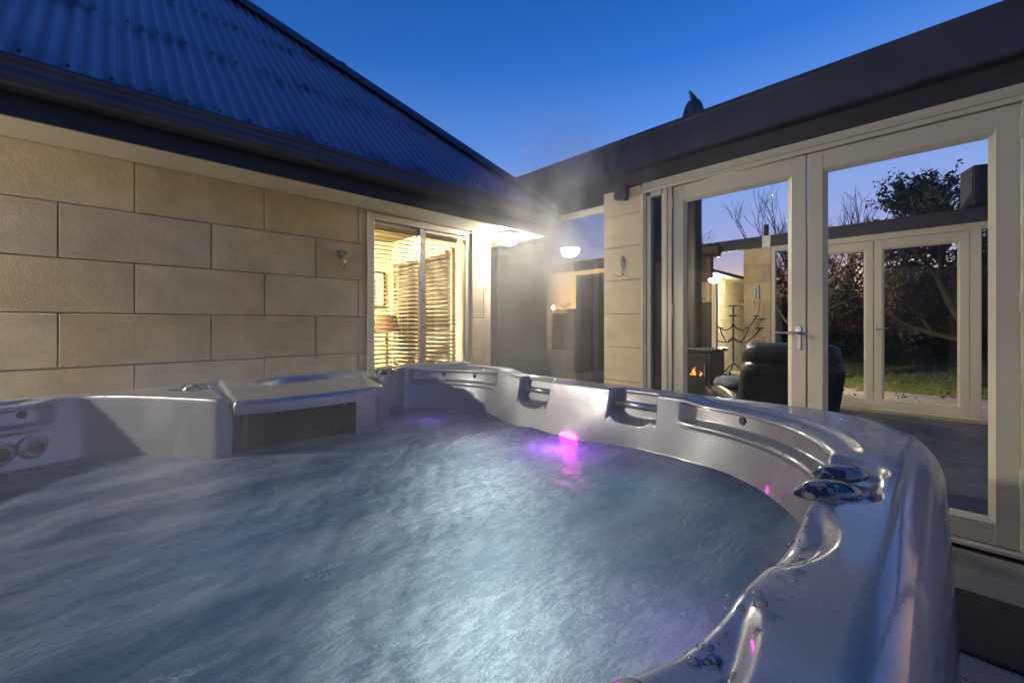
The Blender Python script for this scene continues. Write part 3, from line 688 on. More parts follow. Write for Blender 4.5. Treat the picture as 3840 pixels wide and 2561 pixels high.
for a in (-.22,.22):
    for c in (-.3,.3): MB().cbox(sx0+a-.03,sx0+a+.03,sy0+c-.03,sy0+c+.03,0,.099,.004).obj('leg', MAT['black'], t)
fy, fz = ypier(2604, sx0-.3), .0
fz = zed(1392, sx0-.3, fy)
for dy, hh, ww in ((0.0,.13,.035),(-.085,.07,.022),(.05,.05,.02)):
    fm = MB(); A = []
    for q in range(9):
        u = q/8; r = ww*math.sin(PI*min(1,u*.8+.2))**1.2*(1-u)**.5
        A.append([(sx0-.296+.006*math.cos(2*PI*k/8), fy+dy+.03*math.sin(4*u+dy*40)*u+r*math.sin(2*PI*k/8), fz-.06+hh*u) for k in range(8)])
    fm.grid(np.array(A), wrap_v=True); fm.obj('flame', MAT['flame'], t, smooth=True)
MB().tube([(sx0+.02,sy0,.85),(sx0+.02,sy0,3.9)], .115, 24).obj('flue', MAT['black'], t, smooth=True, sharp=40)
# the cowl: a six-sided hood with a bent weather tail
cx, cyy = sx0+.02, sy0; cw = MB(); A = []
for r, z in ((.225,4.22),(.195,4.36),(.16,4.48),(.135,4.56),(.09,4.635),(.05,4.65)):
    A.append([(cx+r*math.cos(2*PI*k/6+.35), cyy+r*math.sin(2*PI*k/6+.35), z) for k in range(6)])
cw.grid(np.array(A), wrap_v=True)
tp_ = [Vector((cx+.717*a, cyy-.697*a, z)) for a, z in ((-.03,4.64),(.035,4.64),(.045,4.685),(-.07,4.80))]
for off in (-.02,.02):
    pass
vs = [tuple(v+Vector((-.02,-.02,0))) for v in tp_] + [tuple(v+Vector((.02,.02,0))) for v in tp_]
cw.add(vs, [(3,2,1,0),(4,5,6,7)]+[(k,(k+1)%4,4+(k+1)%4,4+k) for k in range(4)])
cw.obj('cowl', MAT['hipcap'], t)
MB().tube([(cx,cyy,3.9),(cx,cyy,4.25)], .10, 16).obj('flue_top', MAT['galv'], t, smooth=True, sharp=40)

# strip heater and the surround behind the stove
t = thing('strip_heater', (7.6, 2.95, 2.4), 'reddish ribbed strip heater under the far beam beside the flue', 'heater')
MB().cbox(7.62, 7.72, 2.64, 3.28, 2.39, 2.60, .008).obj('housing', MAT['wood'], t)
rb = MB().cbox(-.012,.012,-.30,.30,-.014,.014,.004).mesh('rib')
for k in range(5): link('rib', rb, MAT['copper'], t, (7.606, 2.96, 2.42+.037*k))
t = thing('fire_surround', (6.82, 2.85, 0), 'black fire surround with a tan mantel panel behind the stove', 'fire surround')
MB().cbox(6.80, 6.89, 2.49, 3.19, 0, 1.565, .004).obj('hearth_back', MAT['black'], t)
MB().cbox(6.79, 6.89, 2.49, 3.19, 1.57, 1.88, .004).obj('mantel_panel', MAT['paleledge'], t)
MB().cbox(6.78, 6.89, 2.47, 3.19, 1.884, 2.28, .004).obj('upper_panel', MAT['wood'], t)
MB().cbox(6.80, 6.89, 2.40, 2.465, 0, 1.88, .004).obj('warm_reflection_strip', MAT['cream'], t)  # cream strip standing in for a warm reflection, not a real post

# candelabra on a stone bench
cxb, cyb = 7.42, 2.345
t = thing('stone_bench', (7.5, 2.5, 0), 'low stone bench against the far block wall', 'bench')
MB().cbox(7.2,7.735,2.0,3.0,.34,.40,.006).obj('seat_slab', MAT['stone'], t)
for a in (2.1,2.8): MB().cbox(7.3,7.7,a,a+.12,0,.339,.006).obj('support', MAT['stone'], t)
t = thing('candelabra', (cxb, cyb, .40), 'wrought iron candelabra with curled arms standing before the far pier', 'candelabra')
b = MB(); b.tube([(cxb,cyb,.52),(cxb,cyb,1.50)], .013, 10); b.lathe([(.013,0),(.03,.02),(.013,.04)],(cxb,cyb,.93),10); b.lathe([(.013,0),(.03,.02),(.013,.04)],(cxb,cyb,1.17),10)
b.obj('stem', MAT['iron'], t, smooth=True)
MB().lathe([(.02,0),(.07,.006),(.075,.018),(.07,.018),(.02,.012)], (cxb,cyb,1.50), 14).obj('cup', MAT['iron'], t)
for k in range(3):
    a = 2*PI*k/3+.5; c, s_ = math.cos(a), math.sin(a)
    MB().tube([(cxb,cyb,.56),(cxb+.08*c,cyb+.08*s_,.50),(cxb+.19*c,cyb+.19*s_,.415)], .011, 8).obj('leg', MAT['iron'], t, smooth=True)
for zc, R, n_, ph in ((1.0,.44,4,.8),(1.2,.33,4,.3)):
    for k in range(n_):
        a = 2*PI*k/n_+ph; c, s_ = math.cos(a), math.sin(a); P = []
        for q in range(12):
            u = q/11; P.append((cxb+R*u*c, cyb+R*u*s_, zc-.10*math.sin(PI*u**.8)+.13*u**3))
        o = MB().tube(P, .010, 8).obj('arm', MAT['iron'], t, smooth=True)
        MB().lathe([(.015,0),(.055,.008),(.06,.02),(.05,.02),(.015,.012)], (P[-1][0],P[-1][1],P[-1][2]), 12).obj('cup', MAT['iron'], o)

# recliner seen from behind
def place(mb, c, yaw, lean=0, piv=(0,0,0)):
    R = Matrix.Translation(Vector(c)) @ Matrix.Rotation(yaw, 4, 'Z') @ Matrix.Translation(Vector(piv)) @ Matrix.Rotation(lean, 4, 'Y') @ Matrix.Translation(-Vector(piv))
    mb.v = [tuple(R @ Vector(v)) for v in mb.v]; return mb
def pad(x0,x1,y0,y1,z0,z1,r=.06,bul=.02):
    bm = bmesh.new(); bmesh.ops.create_cube(bm, size=2); bmesh.ops.subdivide_edges(bm, edges=bm.edges[:], cuts=6, use_grid_fill=True)
    m_ = MB(); vs = []
    hx,hy,hz_ = (x1-x0)/2,(y1-y0)/2,(z1-z0)/2
    for v in bm.verts:
        p = Vector(v.co); q = Vector((p.x*hx,p.y*hy,p.z*hz_)); inn = Vector((max(-hx+r,min(hx-r,q.x)),max(-hy+r,min(hy-r,q.y)),max(-hz_+r,min(hz_-r,q.z))))
        d = q-inn; d = inn+d.normalized()*r if d.length > 1e-6 else q
        puff = 1+bul*((1-abs(p.y)**2)*(1-abs(p.z)**2))*8*(abs(p.x) > .99)
        vs.append(((x0+x1)/2+d.x*puff,(y0+y1)/2+d.y,(z0+z1)/2+d.z))
    m_.add(vs, [[v.index for v in f.verts] for f in bm.faces]); bm.free(); return m_
rc = (4.29, 1.06, 0); yaw = .55
t = thing('recliner', rc, 'black leather recliner seen from behind through the French doors', 'chair')
place(pad(-.28,.36,-.30,.30,.33,.50,.07), rc, yaw).obj('seat', MAT['leather'], t, smooth=True)
place(pad(-.46,-.28,-.36,.36,  .40,.95,.08), rc, yaw, -.30, (-.36,0,.40)).obj('backrest', MAT['leather'], t, smooth=True)
place(pad(-.48,-.30,-.34,.34,.83,1.07,.08), rc, yaw, -.16, (-.36,0,.40)).obj('headrest', MAT['leather'], t, smooth=True)
for sg in (-1,1): place(pad(-.30,.36,sg*.36-.06,sg*.36+.06,.50,.60,.045), rc, yaw).obj('armrest', MAT['leather'], t, smooth=True)
b = MB(); b.lathe([(.30,0),(.30,.02),(.27,.035),(.06,.05),(.04,.08),(.04,.33)], (0,0,0), 24); place(b, rc, yaw).obj('swivel_base', MAT['wood'], t, smooth=True, sharp=40)
fc = (5.35, 1.75, 0)
t = thing('footstool', fc, 'dark padded footstool beyond the recliner', 'footstool')
place(pad(-.27,.27,-.24,.24,.30,.44,.06), fc, .5).obj('cushion', MAT['leather'], t, smooth=True)
b = MB(); b.lathe([(.2,0),(.2,.02),(.05,.04),(.035,.30)], fc, 20); b.obj('base', MAT['wood'], t, smooth=True, sharp=40)
bc = (5.32, 1.74, .43)
t = thing('bag', bc, 'slate blue soft bag with loop handle on the footstool', 'bag')
b = MB(); b.lathe([(.10,.0),(.20,.03),(.22,.08),(.18,.13),(.08,.155),(.001,.16)], bc, 24, 1, .7); b.obj('body', MAT['bagcloth'], t, smooth=True)
MB().tube([(bc[0]-.08,bc[1],bc[2]+.14),(bc[0]-.05,bc[1],bc[2]+.21),(bc[0]+.05,bc[1],bc[2]+.21),(bc[0]+.08,bc[1],bc[2]+.14)], .01, 8).obj('handle', MAT['bagcloth'], t, smooth=True)
# wall ornament on the far pier
oy = ypier(2838, XB-.02)
t = thing('wall_ornament', (XB, oy, 1.6), 'long brown teardrop wall ornament with two metal tubes on the far block pier', 'ornament')
pts = [(.045,1.68),(.05,1.60),(.042,1.50),(.025,1.40),(.0,1.35),(-.025,1.40),(-.042,1.50),(-.05,1.60),(-.045,1.68)]
MB().prism([(oy+a,z) for a, z in pts], 'x', XB-.03, XB+.002).obj('plaque', MAT['paleledge'], t)
for d_, h_ in ((-.024,1.86),(.024,1.80)): MB().tube([(XB-.035,oy+d_,1.64),(XB-.035,oy+d_,h_)], .022, 14).obj('tube', MAT['galv'], t, smooth=True, sharp=40)
# loudspeaker on the far beam
t = thing('loudspeaker', (XB+.05, -.45, 2.662), 'black loudspeaker on a post on top of the far beam, upper right pane', 'loudspeaker')
place(MB().cbox(-.15,.15,-.17,.17,0,.50,.02), (XB+.05,-.43,2.664), .35).obj('cabinet', MAT['dark'], t)
place(MB().cbox(-.158,-.151,-.14,.14,.03,.47,.003), (XB+.05,-.43,2.664), .35).obj('grille', MAT['black'], t)
MB().tube([(XB+.12,-.62,2.664),(XB+.12,-.62,4.2)], .10, 20).obj('post', MAT['black'], t, smooth=True, sharp=40)
# furniture seen dimly behind the tall window
t = thing('shelf_unit', (6.3, 5.0, 0), 'dark open shelf unit seen dimly behind the tall window', 'shelf')
b = MB(); b.box(6.15,6.55,4.80,4.83,0,1.5); b.box(6.15,6.55,5.2,5.23,0,1.5); b.box(6.52,6.55,4.83,5.2,0,1.5); b.obj('carcass', MAT['wood'], t)
for k in range(5): MB().box(6.16,6.52,4.831,5.199,.1+.33*k,.125+.33*k).obj('shelf', MAT['wood'], t)
t = thing('string_light', (6.15, 5.05, 1.52), 'small lit bulb with gilt ornament on top of the shelf unit', 'light')
MB().lathe([(.002,0),(.022,.012),(.026,.03),(.016,.05),(.002,.055)], (6.12,5.15,1.505), 10).obj('bulb', MAT['candle'], t, smooth=True)
b = MB()
for k in range(14):
    a = random.uniform(0,6.28); b.tube([(6.3,5.0,1.51),(6.3+.05*math.cos(a),5.0+.13*math.sin(a),1.55+.06*random.random()),(6.3+.06*math.cos(a),5.0+.17*math.sin(a*1.3),1.53+.09*random.random())], .006, 5)
b.obj('ornament', MAT['pewter'], t)
t = thing('glass_vase', (5.6, 4.1, .75), 'tall narrow glass vase glowing orange behind the tall window', 'vase')
b = MB(); b.lathe([(.045,0),(.05,.03),(.035,.2),(.02,.38),(.03,.45),(.027,.45),(.016,.38),(.03,.2),(.04,.03)], (5.6,4.1,.751), 16); b.obj('vessel', MAT['warmglow'], t, smooth=True)
t = thing('sofa', (5.3, 4.2, 0), 'dark wicker sofa low behind the tall window', 'sofa')
MB().cbox(4.9,5.8,3.3,5.3,.05,.42,.04).obj('seat', MAT['darkcloth'], t); MB().cbox(5.6,5.82,3.3,5.3,.421,.75,.03).obj('backrest', MAT['darkcloth'], t)
for a in (3.12,5.3): MB().cbox(4.9,5.8,a,a+.17,.05,.6,.03).obj('armrest', MAT['darkcloth'], t)
t = thing('cushion', (5.5, 3.6, .43), 'pink linen cushion on the dark wicker sofa', 'cushion')
place(pad(-.06,.06,-.2,.2,0,.34,.05,.05), (5.48,3.65,.44), 0, .25).obj('cover', MAT['terrace'], t, smooth=True)
t = thing('dress_form', (6.5, 7.2, 0), 'pale dressmaker form on a stand behind the tall window', 'dress form')
MB().lathe([(.13,0),(.15,.06),(.17,.18),(.13,.34),(.16,.5),(.17,.58),(.10,.66),(.05,.70),(.045,.76),(.001,.77)], (6.5,7.2,1.05), 20, .75, 1).obj('torso', MAT['white'], t, smooth=True)
MB().tube([(6.5,7.2,.03),(6.5,7.2,1.06)], .02, 10).obj('pole', MAT['wood'], t); MB().lathe([(.2,0),(.2,.015),(.03,.03)], (6.5,7.2,0), 20).obj('base', MAT['wood'], t)
t = thing('curtain', (4.0, 2.5, 0), 'dark hanging curtain behind the tall window beside the pier', 'curtain')
b = MB(); A = []
for q in range(40):
    y = 2.35+.42*q/39; A.append([(3.72+.03*math.sin(q*1.1)+.01*math.sin(q*2.7), y, z) for z in (.02, 1.0, 1.75)])
b.grid(np.array(A)); A2 = [[(p[0]+.012,p[1],p[2]) for p in r] for r in A]; b.grid(np.array(A2)); b.obj('drape', MAT['darkcloth'], t, smooth=True)

# ------------------------------------------------------------------ hot tub
CX, CY, HALF = .455, 1.155, 1.175; ZR = .945; ZWATER = .73
tub = thing('hot_tub', (CX, CY, 0), 'square pearl grey acrylic hot tub full of churning water', 'hot tub')
def rr(phi, a, R):
    c = np.abs(np.cos(phi)); s_ = np.abs(np.sin(phi)); e = a-R
    t1 = a/np.maximum(c,1e-9); t2 = a/np.maximum(s_,1e-9); b = e*(c+s_)
    t3 = b+np.sqrt(np.maximum(b*b-(2*e*e-R*R),0))
    return np.where(t1*s_ <= e, t1, np.where(t2*c <= e, t2, t3))
def sm(x, a, b):
    u = np.clip((x-a)/(b-a),0,1); return u*u*(3-2*u)
def bx(x, a, b, s_): return sm(x, a-s_, a+s_)*(1-sm(x, b-s_, b+s_))
NP = 1500
phi = np.linspace(-PI, PI, NP, endpoint=False); deg = np.degrees(phi)
ro_ = rr(phi, HALF, .30); rf_ = rr(phi, HALF-.072, .27); ri0 = rr(phi, HALF-.158, .47) + .020*bx(deg,-100,-66,8) - .055*bx(deg,-135,-93,14)*np.clip((-deg-86)/14,0,1)
filt = sm(deg, 52, 56.5)*(1-sm(deg, 107.5, 118.5))
rfil = np.where(np.sin(phi) > .3, .60/np.maximum(np.sin(phi),.3), ri0)
ri_ = ri0*(1-filt)+rfil*filt
notch = [(5.5,15.5),(-22.6,-13.4)]
NM = sum(bx(deg,a,b,.7) for a, b in notch)
rt_ = ri_ + .062*NM
seat = [(-58,-28),(25,50.5),(121.5,150)]
SM = sum(bx(deg,a,b,.9) for a, b in seat); SMw = sum(bx(deg,a+1,b-1,2.5) for a, b in seat)
zr_ = ZR + .020*bx(deg, 20, 55, 3.0)
rw_ = rr(phi, .985, .5) - .075*bx(deg,-12,22,9)
rw_ = rw_*(1-filt)+(rfil-.012)*filt
fop = bx(deg, 63.5, 103.5, .5)
wA = .088*np.clip(np.sin(PI*np.clip((deg+122)/(122-88.6),0,1)),0,1)**1.15
wB = .040*np.clip(np.sin(PI*np.clip((deg+88.2)/(88.2-73.5),0,1)),0,1)**1.15
wC = .075*bx(deg,-70.5,-61,2.2)
ELL = [(.835,.088,.055,.034,.020),(.965,.090,.055,.036,.020),(.243,2.107,.085,.065,.016),(1.016,1.99,.075,.06,.016)]
def rimdrop(x, y, rho):
    d = np.zeros_like(x)
    for ww, dep in ((wA,.024),(wB,.020),(wC,.016)):
        d = np.maximum(d, dep*np.clip(ww/.05,0,1)*sm((rt_+ww-rho), 0, .022))
    d = np.maximum(d, .013*SMw*sm(rt_+.052-rho, 0, .012))
    for ex, ey, rx, ry, dep in ELL:
        q = np.sqrt(((x-ex)/rx)**2+((y-ey)/ry)**2); d = np.maximum(d, dep*(1-sm(q,.72,1.0)))
    lidm = bx(x,.295,.965,.006)*bx(y,1.0,2.285,.006)*(filt>.5); d = np.maximum(d, .035*lidm)
    return d
rows = []
def ring(rho, z): rows.append(np.stack([CX+rho*np.cos(phi), CY+rho*np.sin(phi), z+0*phi], 1))
# outer lip, from under the roll to the flat
ring(ro_-.03, .70+0*phi); ring(ro_-.022, .78); ring(ro_-.010, .80); 
for u in np.linspace(0, PI/2, 14): ring(ro_-(ro_-rf_)*(1-np.cos(u)), .815+(zr_-.815)*np.sin(u))
NF = 40
for q in range(1, NF+1):
    f = q/NF; rho = rf_+(rt_+.002-rf_)*f; x = CX+rho*np.cos(phi); y = CY+rho*np.sin(phi)
    ring(rho, zr_-rimdrop(x,y,rho)-.0015*f)
ztop = rows[-1][:,2].copy(); rr0 = .014
for u in np.linspace(.2, PI/2, 6): ring(rt_-rr0*np.sin(u), ztop-rr0*(1-np.cos(u)))
zst = ztop-rr0; NZ = 84
for q in range(1, NZ+1):
    f = q/NZ; z = zst-(zst-.55)*f; hh = np.clip((zst-z)/(zst-ZWATER),0,1.6)
    rho = (rt_-rr0)+(rw_-(rt_-rr0))*np.clip(hh,0,1)**1.25 - .10*np.clip(hh-1,0,1)
    # under the notches the wall comes back to the full line
    back = (rt_-ri_)
    zb = .822+.05*sum(bx(deg,a,b,.7)*np.abs((deg-(a+b)/2)/((b-a)/2+.35))**4 for a, b in notch)
    rho = rho - back*(1-np.clip(hh,0,1)**1.25)*(NM > 0)*0
    base = (ri_-rr0)+(rw_-(ri_-rr0))*np.clip(hh,0,1)**1.25 - .10*np.clip(hh-1,0,1)
    rho = np.where(NM > .001, base + .066*NM*sm(z, zb-.010, zb+.010), base)
    zz = z-(zr_-ZR)
    rho = rho + SM*(.030*bx(zz,.862,.922,.0045)+.012*bx(zz,.915,.960,.003))
    rho = rho + SMw*.006*bx(zz,.842,.858,.006)*-1
    rho = rho + fop*.15*(1-sm(z,.885,.895))
    ring(rho, z)
ring(rows[-1][:,0]*0+.55, .50); ring(.3+0*phi, .48)
P = np.array(rows)
shell = MB().grid(P, wrap_v=True)
b = len(shell.v); shell.v.append((CX,CY,.48)); last = (P.shape[0]-1)*NP
for k in range(NP): shell.f.append((last+k, last+(k+1)%NP, b))
so = shell.obj('shell', MAT['acrylic'], tub, smooth=True)
# cabinet under the lip
cb = MB(); A = []
for z, ins in ((.02,.05),(.76,.045),(.765,.07)):
    r_ = rr(phi[::10], HALF-ins, .27); A.append(np.stack([CX+r_*np.cos(phi[::10]), CY+r_*np.sin(phi[::10]), z+0*r_],1))
cb.grid(np.array(A), wrap_v=True); cb.obj('cabinet', MAT['cabinet'], tub, smooth=True, sharp=40)
# filter lid: grid with a teardrop dish and an S ridge
nu, nv = 90, 70; A = np.zeros((nu,nv,3))
for i_, u in enumerate(np.linspace(0,1,nu)):
    for j_, v in enumerate(np.linspace(0,1,nv)):
        y = 1.705+v*(2.268-1.705); xl = .305+.04*v; xr_ = .865+.09*v
        x = xl+(xr_-xl)*u; y += -.05*(math.sin(PI*u)**.8)*(1-v)
        z = ZR+.010 - .020*(1-v)**2
        ed = min(u*(xr_-xl), (1-u)*(xr_-xl), (1-v)*.56, v*.56)
        if ed < .014: z -= .014-math.sqrt(max(0,.014**2-(.014-ed)**2))
        # dish
        q = math.hypot((x-.665)/.215, (y-2.015)/.135); dsh = 1-float(sm(np.float64(q),.80,1.0))
        sc_ = y - (1.93 + .055*math.sin((x-.47)*9.0)); front = float(sm(np.float64(sc_),-.012,.022))
        z -= .030*dsh*front
        ring_ = float(bx(np.float64(q),1.06,1.16,.05)); z += .007*ring_*front
        A[i_,j_] = (x,y,z)
ld = MB().grid(A)
# skirt of the lid
edge = [(i_,0) for i_ in range(nu)]+[(nu-1,j_) for j_ in range(1,nv)]+[(i_,nv-1) for i_ in range(nu-2,-1,-1)]+[(0,j_) for j_ in range(nv-2,0,-1)]
b = len(ld.v); 
for i_, j_ in edge: p = A[i_,j_]; ld.v.append((p[0],p[1]+(.004 if j_ == 0 else 0),p[2]-.034))
ne = len(edge)
for k in range(ne):
    k2 = (k+1)%ne; i1 = edge[k][0]*nv+edge[k][1]; i2 = edge[k2][0]*nv+edge[k2][1]; ld.f.append((i1,i2,b+k2,b+k))
ld.obj('filter_lid', MAT['acrylic'], tub, smooth=True, sharp=60)
for a in (.335,.845): MB().cbox(a,a+.028,1.765,1.84,.60,.905,.003).obj('weir_guide', MAT['cabinet'], tub)
MB().cbox(.366,.844,1.80,1.812,.55,.90,.003).obj('weir_door', MAT['dark'], tub)
gr_ = MB()
for k in range(6): gr_.box(.60+.02*k,.612+.02*k,1.792,1.799,.745,.765)
gr_.obj('grille_slots', MAT['black'], tub, kind='stuff')
# grab bars
for ya, yb in ((1.255,1.43),(.73,.92)):
    MB().tube([(1.487,ya,.885),(1.487,yb,.885)], .013, 14).obj('grab_bar', MAT['steel'], tub, smooth=True)
# knobs
def lens(name, c, L_, W_, Hh, yaw, tilt=0):
    A = []
    for q in range(17):
        u = -1+2*q/16; r = (1-abs(u)**2.2)**.75
        A.append([(u*L_, W_*r*math.cos(2*PI*k/20), Hh*r*math.sin(2*PI*k/20)*(1 if math.sin(2*PI*k/20) > 0 else .5)) for k in range(20)])
    m_ = MB().grid(np.array(A), wrap_v=True); place(m_, c, yaw, tilt); return m_.obj(name, MAT['knob'], tub, smooth=True)
lens('diverter_knob', (.800,.117,.942), .058, .026, .020, 2.45)
lens('diverter_knob', (.925,.117,.938), .058, .028, .018, 2.55)
lens('diverter_knob', (.245,.150,.928), .05, .024, .018, .2)
def round_knob(c):
    A = []
    for r, z in ((.046,0),(.05,.006),(.05,.016),(.042,.026),(.024,.03),(.001,.031)):
        A.append([(c[0]+r*(1+.10*math.cos(3*2*PI*k/36))*math.cos(2*PI*k/36), c[1]+r*(1+.10*math.cos(3*2*PI*k/36))*math.sin(2*PI*k/36), c[2]+z) for k in range(36)])
    MB().grid(np.array(A), wrap_v=True).obj('air_valve', MAT['knob'], tub, smooth=True)
round_knob((.243,2.107,.932)); round_knob((1.016,1.99,.948))
MB().lathe([(.098,0),(.10,.006),(.096,.012),(.06,.016),(.001,.017)], (1.50,2.06,.962), 40).obj('round_cover', MAT['acrylic'], tub, smooth=True, sharp=50)
# headrest bolts, jets
def bolt(p, ax, r=.014):
    a = Vector(ax).normalized(); MB().tube([Vector(p)-a*.006, Vector(p)+a*.004], r, 6).obj('headrest_bolt', MAT['cabinet'], tub)
def shell_pt(dg, z):
    k = int(((dg+180)%360)/360*NP); col = P[:,k,:]; m_ = np.argmin(np.abs(col[60:-3,2]-z)); return Vector(col[60+m_]), Vector((-math.cos(math.radians(dg)),-math.sin(math.radians(dg)),0))
for dg in (-36, 33, 42, 123.6): 
    p, n_ = shell_pt(dg, .895+(.02 if dg in (33,42) else 0)); bolt(p, n_)
for dg, z in ((127.2,.785),(123.7,.79),(131,.76)):
    p, n_ = shell_pt(dg, z); b = MB()
    b.tube([p-n_*.01, p+n_*.010], .040, 24); b.tube([p+n_*.010, p+n_*.016], [.040,.030], 24)
    jo = b.obj('jet_nozzle', MAT['acrylic'], tub, smooth=True, sharp=30)
    MB().tube([p+n_*.0161, p+n_*.018], .021, 20).obj('jet_bore', MAT['cabinet'], jo)
# magenta light in the far wall at the water line
k = int((0.2+180)/360*NP); LP = Vector((1.372,1.075,ZWATER+.004))
lt = MB(); lt.lathe([(.034,-.01),(.036,.0),(.030,.006),(.001,.008)], (0,0,0), 24)
R = Matrix.Translation(LP) @ Matrix.Rotation(-1.05, 4, 'Y'); R = Matrix.Translation(LP) @ Matrix.Rotation(-1.25, 4, 'Y') @ Matrix.Diagonal((.55,1.25,1,1)); lt.v = [tuple(R @ Vector(v)) for v in lt.v]
lt.obj('led_light', MAT['led'], tub, smooth=True)
def glow_light(loc, col_, power, r=.03):
    d = bpy.data.lights.new('underwater_glow_light', 'POINT'); d.energy = power; d.color = col_; d.shadow_soft_size = r
    o = bpy.data.objects.new('underwater_glow_light', d); COL.objects.link(o); o.parent = tub; o.location = Vector(loc)-WL[tub]; return o
for k, (lx_, ly_2, pw) in enumerate(((1.02,1.22,.55), (.86,1.0,.75), (.72,.82,.6), (.56,.62,.7), (.42,.46,.8), (.30,.36,.4))):  # row of lights added under the surface to brighten the froth
    glow_light((lx_, ly_2, .56), (.88,1.0,.97), pw*2.3, .10)
glow_light((1.23,1.01,.65), (.66,.14,1.0), 2.4)
glow_light((.62,.27,.62), (.6,.3,1.0), .35)
glow_light((1.13,1.75,.65), (.5,.15,1.0), .3)
glow_light((1.1,.6,.56), (.30,.75,.80), .55, .1)  # this and the next two: lights added for a blue-teal glow
glow_light((.15,1.05,.55), (.45,.65,1.0), .35, .12)
glow_light((.05,.55,.55), (.45,.62,1.0), .30, .12)

# ------------------------------------------------------------------ water
ng = 300; xs = np.linspace(CX-1.1, CX+1.1, ng); wv = MB(); idx = -np.ones((ng,ng),int)
churns = [(.72,.95,.42),(1.12,1.38,.42),(.36,.42,.28)]
rw_at = np.interp
for i_ in range(ng):
    for j_ in range(ng):
        x, y = xs[i_], xs[j_]-CX+CY; dx, dy = x-CX, y-CY; rho = math.hypot(dx,dy)
        lim = np.interp(math.atan2(dy,dx), phi, rw_+fop*.06)+.02
        if rho > lim: continue
        ch = max(0, max(1-math.hypot(x-a,y-c)/(r*1.5) for a, c, r in churns))
        c_, s_ = math.cos(.85), math.sin(.85); u, v = x*c_+y*s_, -x*s_+y*c_
        q = Vector((u*3.5, v*9, 1.3)); h_ = noise.noise(q)*.006+noise.noise(Vector((u*11,v*26,4)))*.004*(.3+ch*1.4)
        h_ += noise.noise(Vector((x*55,y*55,7)))*.0035*ch + noise.noise(Vector((x*1.6,y*1.6,9)))*.008
        idx[i_,j_] = len(wv.v); wv.v.append((x,y,ZWATER+h_))
for i_ in range(ng-1):
    for j_ in range(ng-1):
        q = (idx[i_,j_],idx[i_+1,j_],idx[i_+1,j_+1],idx[i_,j_+1])
        if min(q) >= 0: wv.f.append(q)
wo_ = wv.obj('water', MAT['water'], None, smooth=True, kind='structure')

# ------------------------------------------------------------------ droplets beaded on the acrylic
dm_ = MB(); ico = bmesh.new(); bmesh.ops.create_icosphere(ico, subdivisions=2, radius=1.0)
iv = [Vector(v.co) for v in ico.verts]; if_ = [[v.index for v in f.verts] for f in ico.faces]; ico.free()
def droplet(p, n_, r, flat=.45, el=1.0):
    n_ = Vector(n_).normalized(); a = n_.cross(Vector((.3,.5,.81))).normalized(); c = n_.cross(a); th = random.uniform(0,6.28)
    a, c = a*math.cos(th)+c*math.sin(th), c*math.cos(th)-a*math.sin(th)
    vs = []
    for v in iv: vs.append(Vector(p)+a*(v.x*r*el)+c*(v.y*r)+n_*(max(v.z,-.3)*r*flat))
    dm_.add(vs, if_)
def grid_normal(i_, k):
    a = Vector(P[min(i_+1,P.shape[0]-1),k]-P[max(i_-1,0),k]); c = Vector(P[i_,(k+1)%NP]-P[i_,(k-1)%NP]); n_ = c.cross(a)
    return n_ if n_.length > 0 else Vector((0,0,1))
def scatter(d0, d1, i0, i1, n, r0, r1):
    for _ in range(n):
        dg = random.uniform(d0,d1); k = int(((dg+180)%360)/360*NP); i_ = random.randint(i0,i1); p = Vector(P[i_,k]); n_ = grid_normal(i_,k)
        inward = Vector((CX-p.x, CY-p.y, .6)); n_ = n_ if n_.dot(inward) > 0 else -n_
        r = r0+(r1-r0)*random.random()**3; droplet(p+n_.normalized()*r*.08, n_, r, .5, random.uniform(1,1.5))
scatter(-57,-24,40,110,620,.0014,.0042); scatter(-25,20,55,110,320,.0014,.0036); scatter(18,54,20,62,160,.0016,.004)
scatter(108,128,45,100,150,.0016,.004); scatter(112,140,18,56,200,.0018,.005); scatter(-88,-74,44,60,70,.0012,.0045); scatter(-60,-20,22,50,160,.0014,.0045)
scatter(-112,-89,40,60,130,.0010,.0035); scatter(-110,-90,44,58,26,.003,.0075); scatter(55,60,30,60,40,.003,.007)
for _ in range(90):
    droplet((random.uniform(.5,.85), random.uniform(1.9,2.13), ZR-.0115), (0,0,1), random.uniform(.0012,.0035))
tag(link('water_droplets', dm_.mesh('water_droplets', True), MAT['drop']), 'clear water droplets beaded over the acrylic rim', 'droplets', kind='stuff')

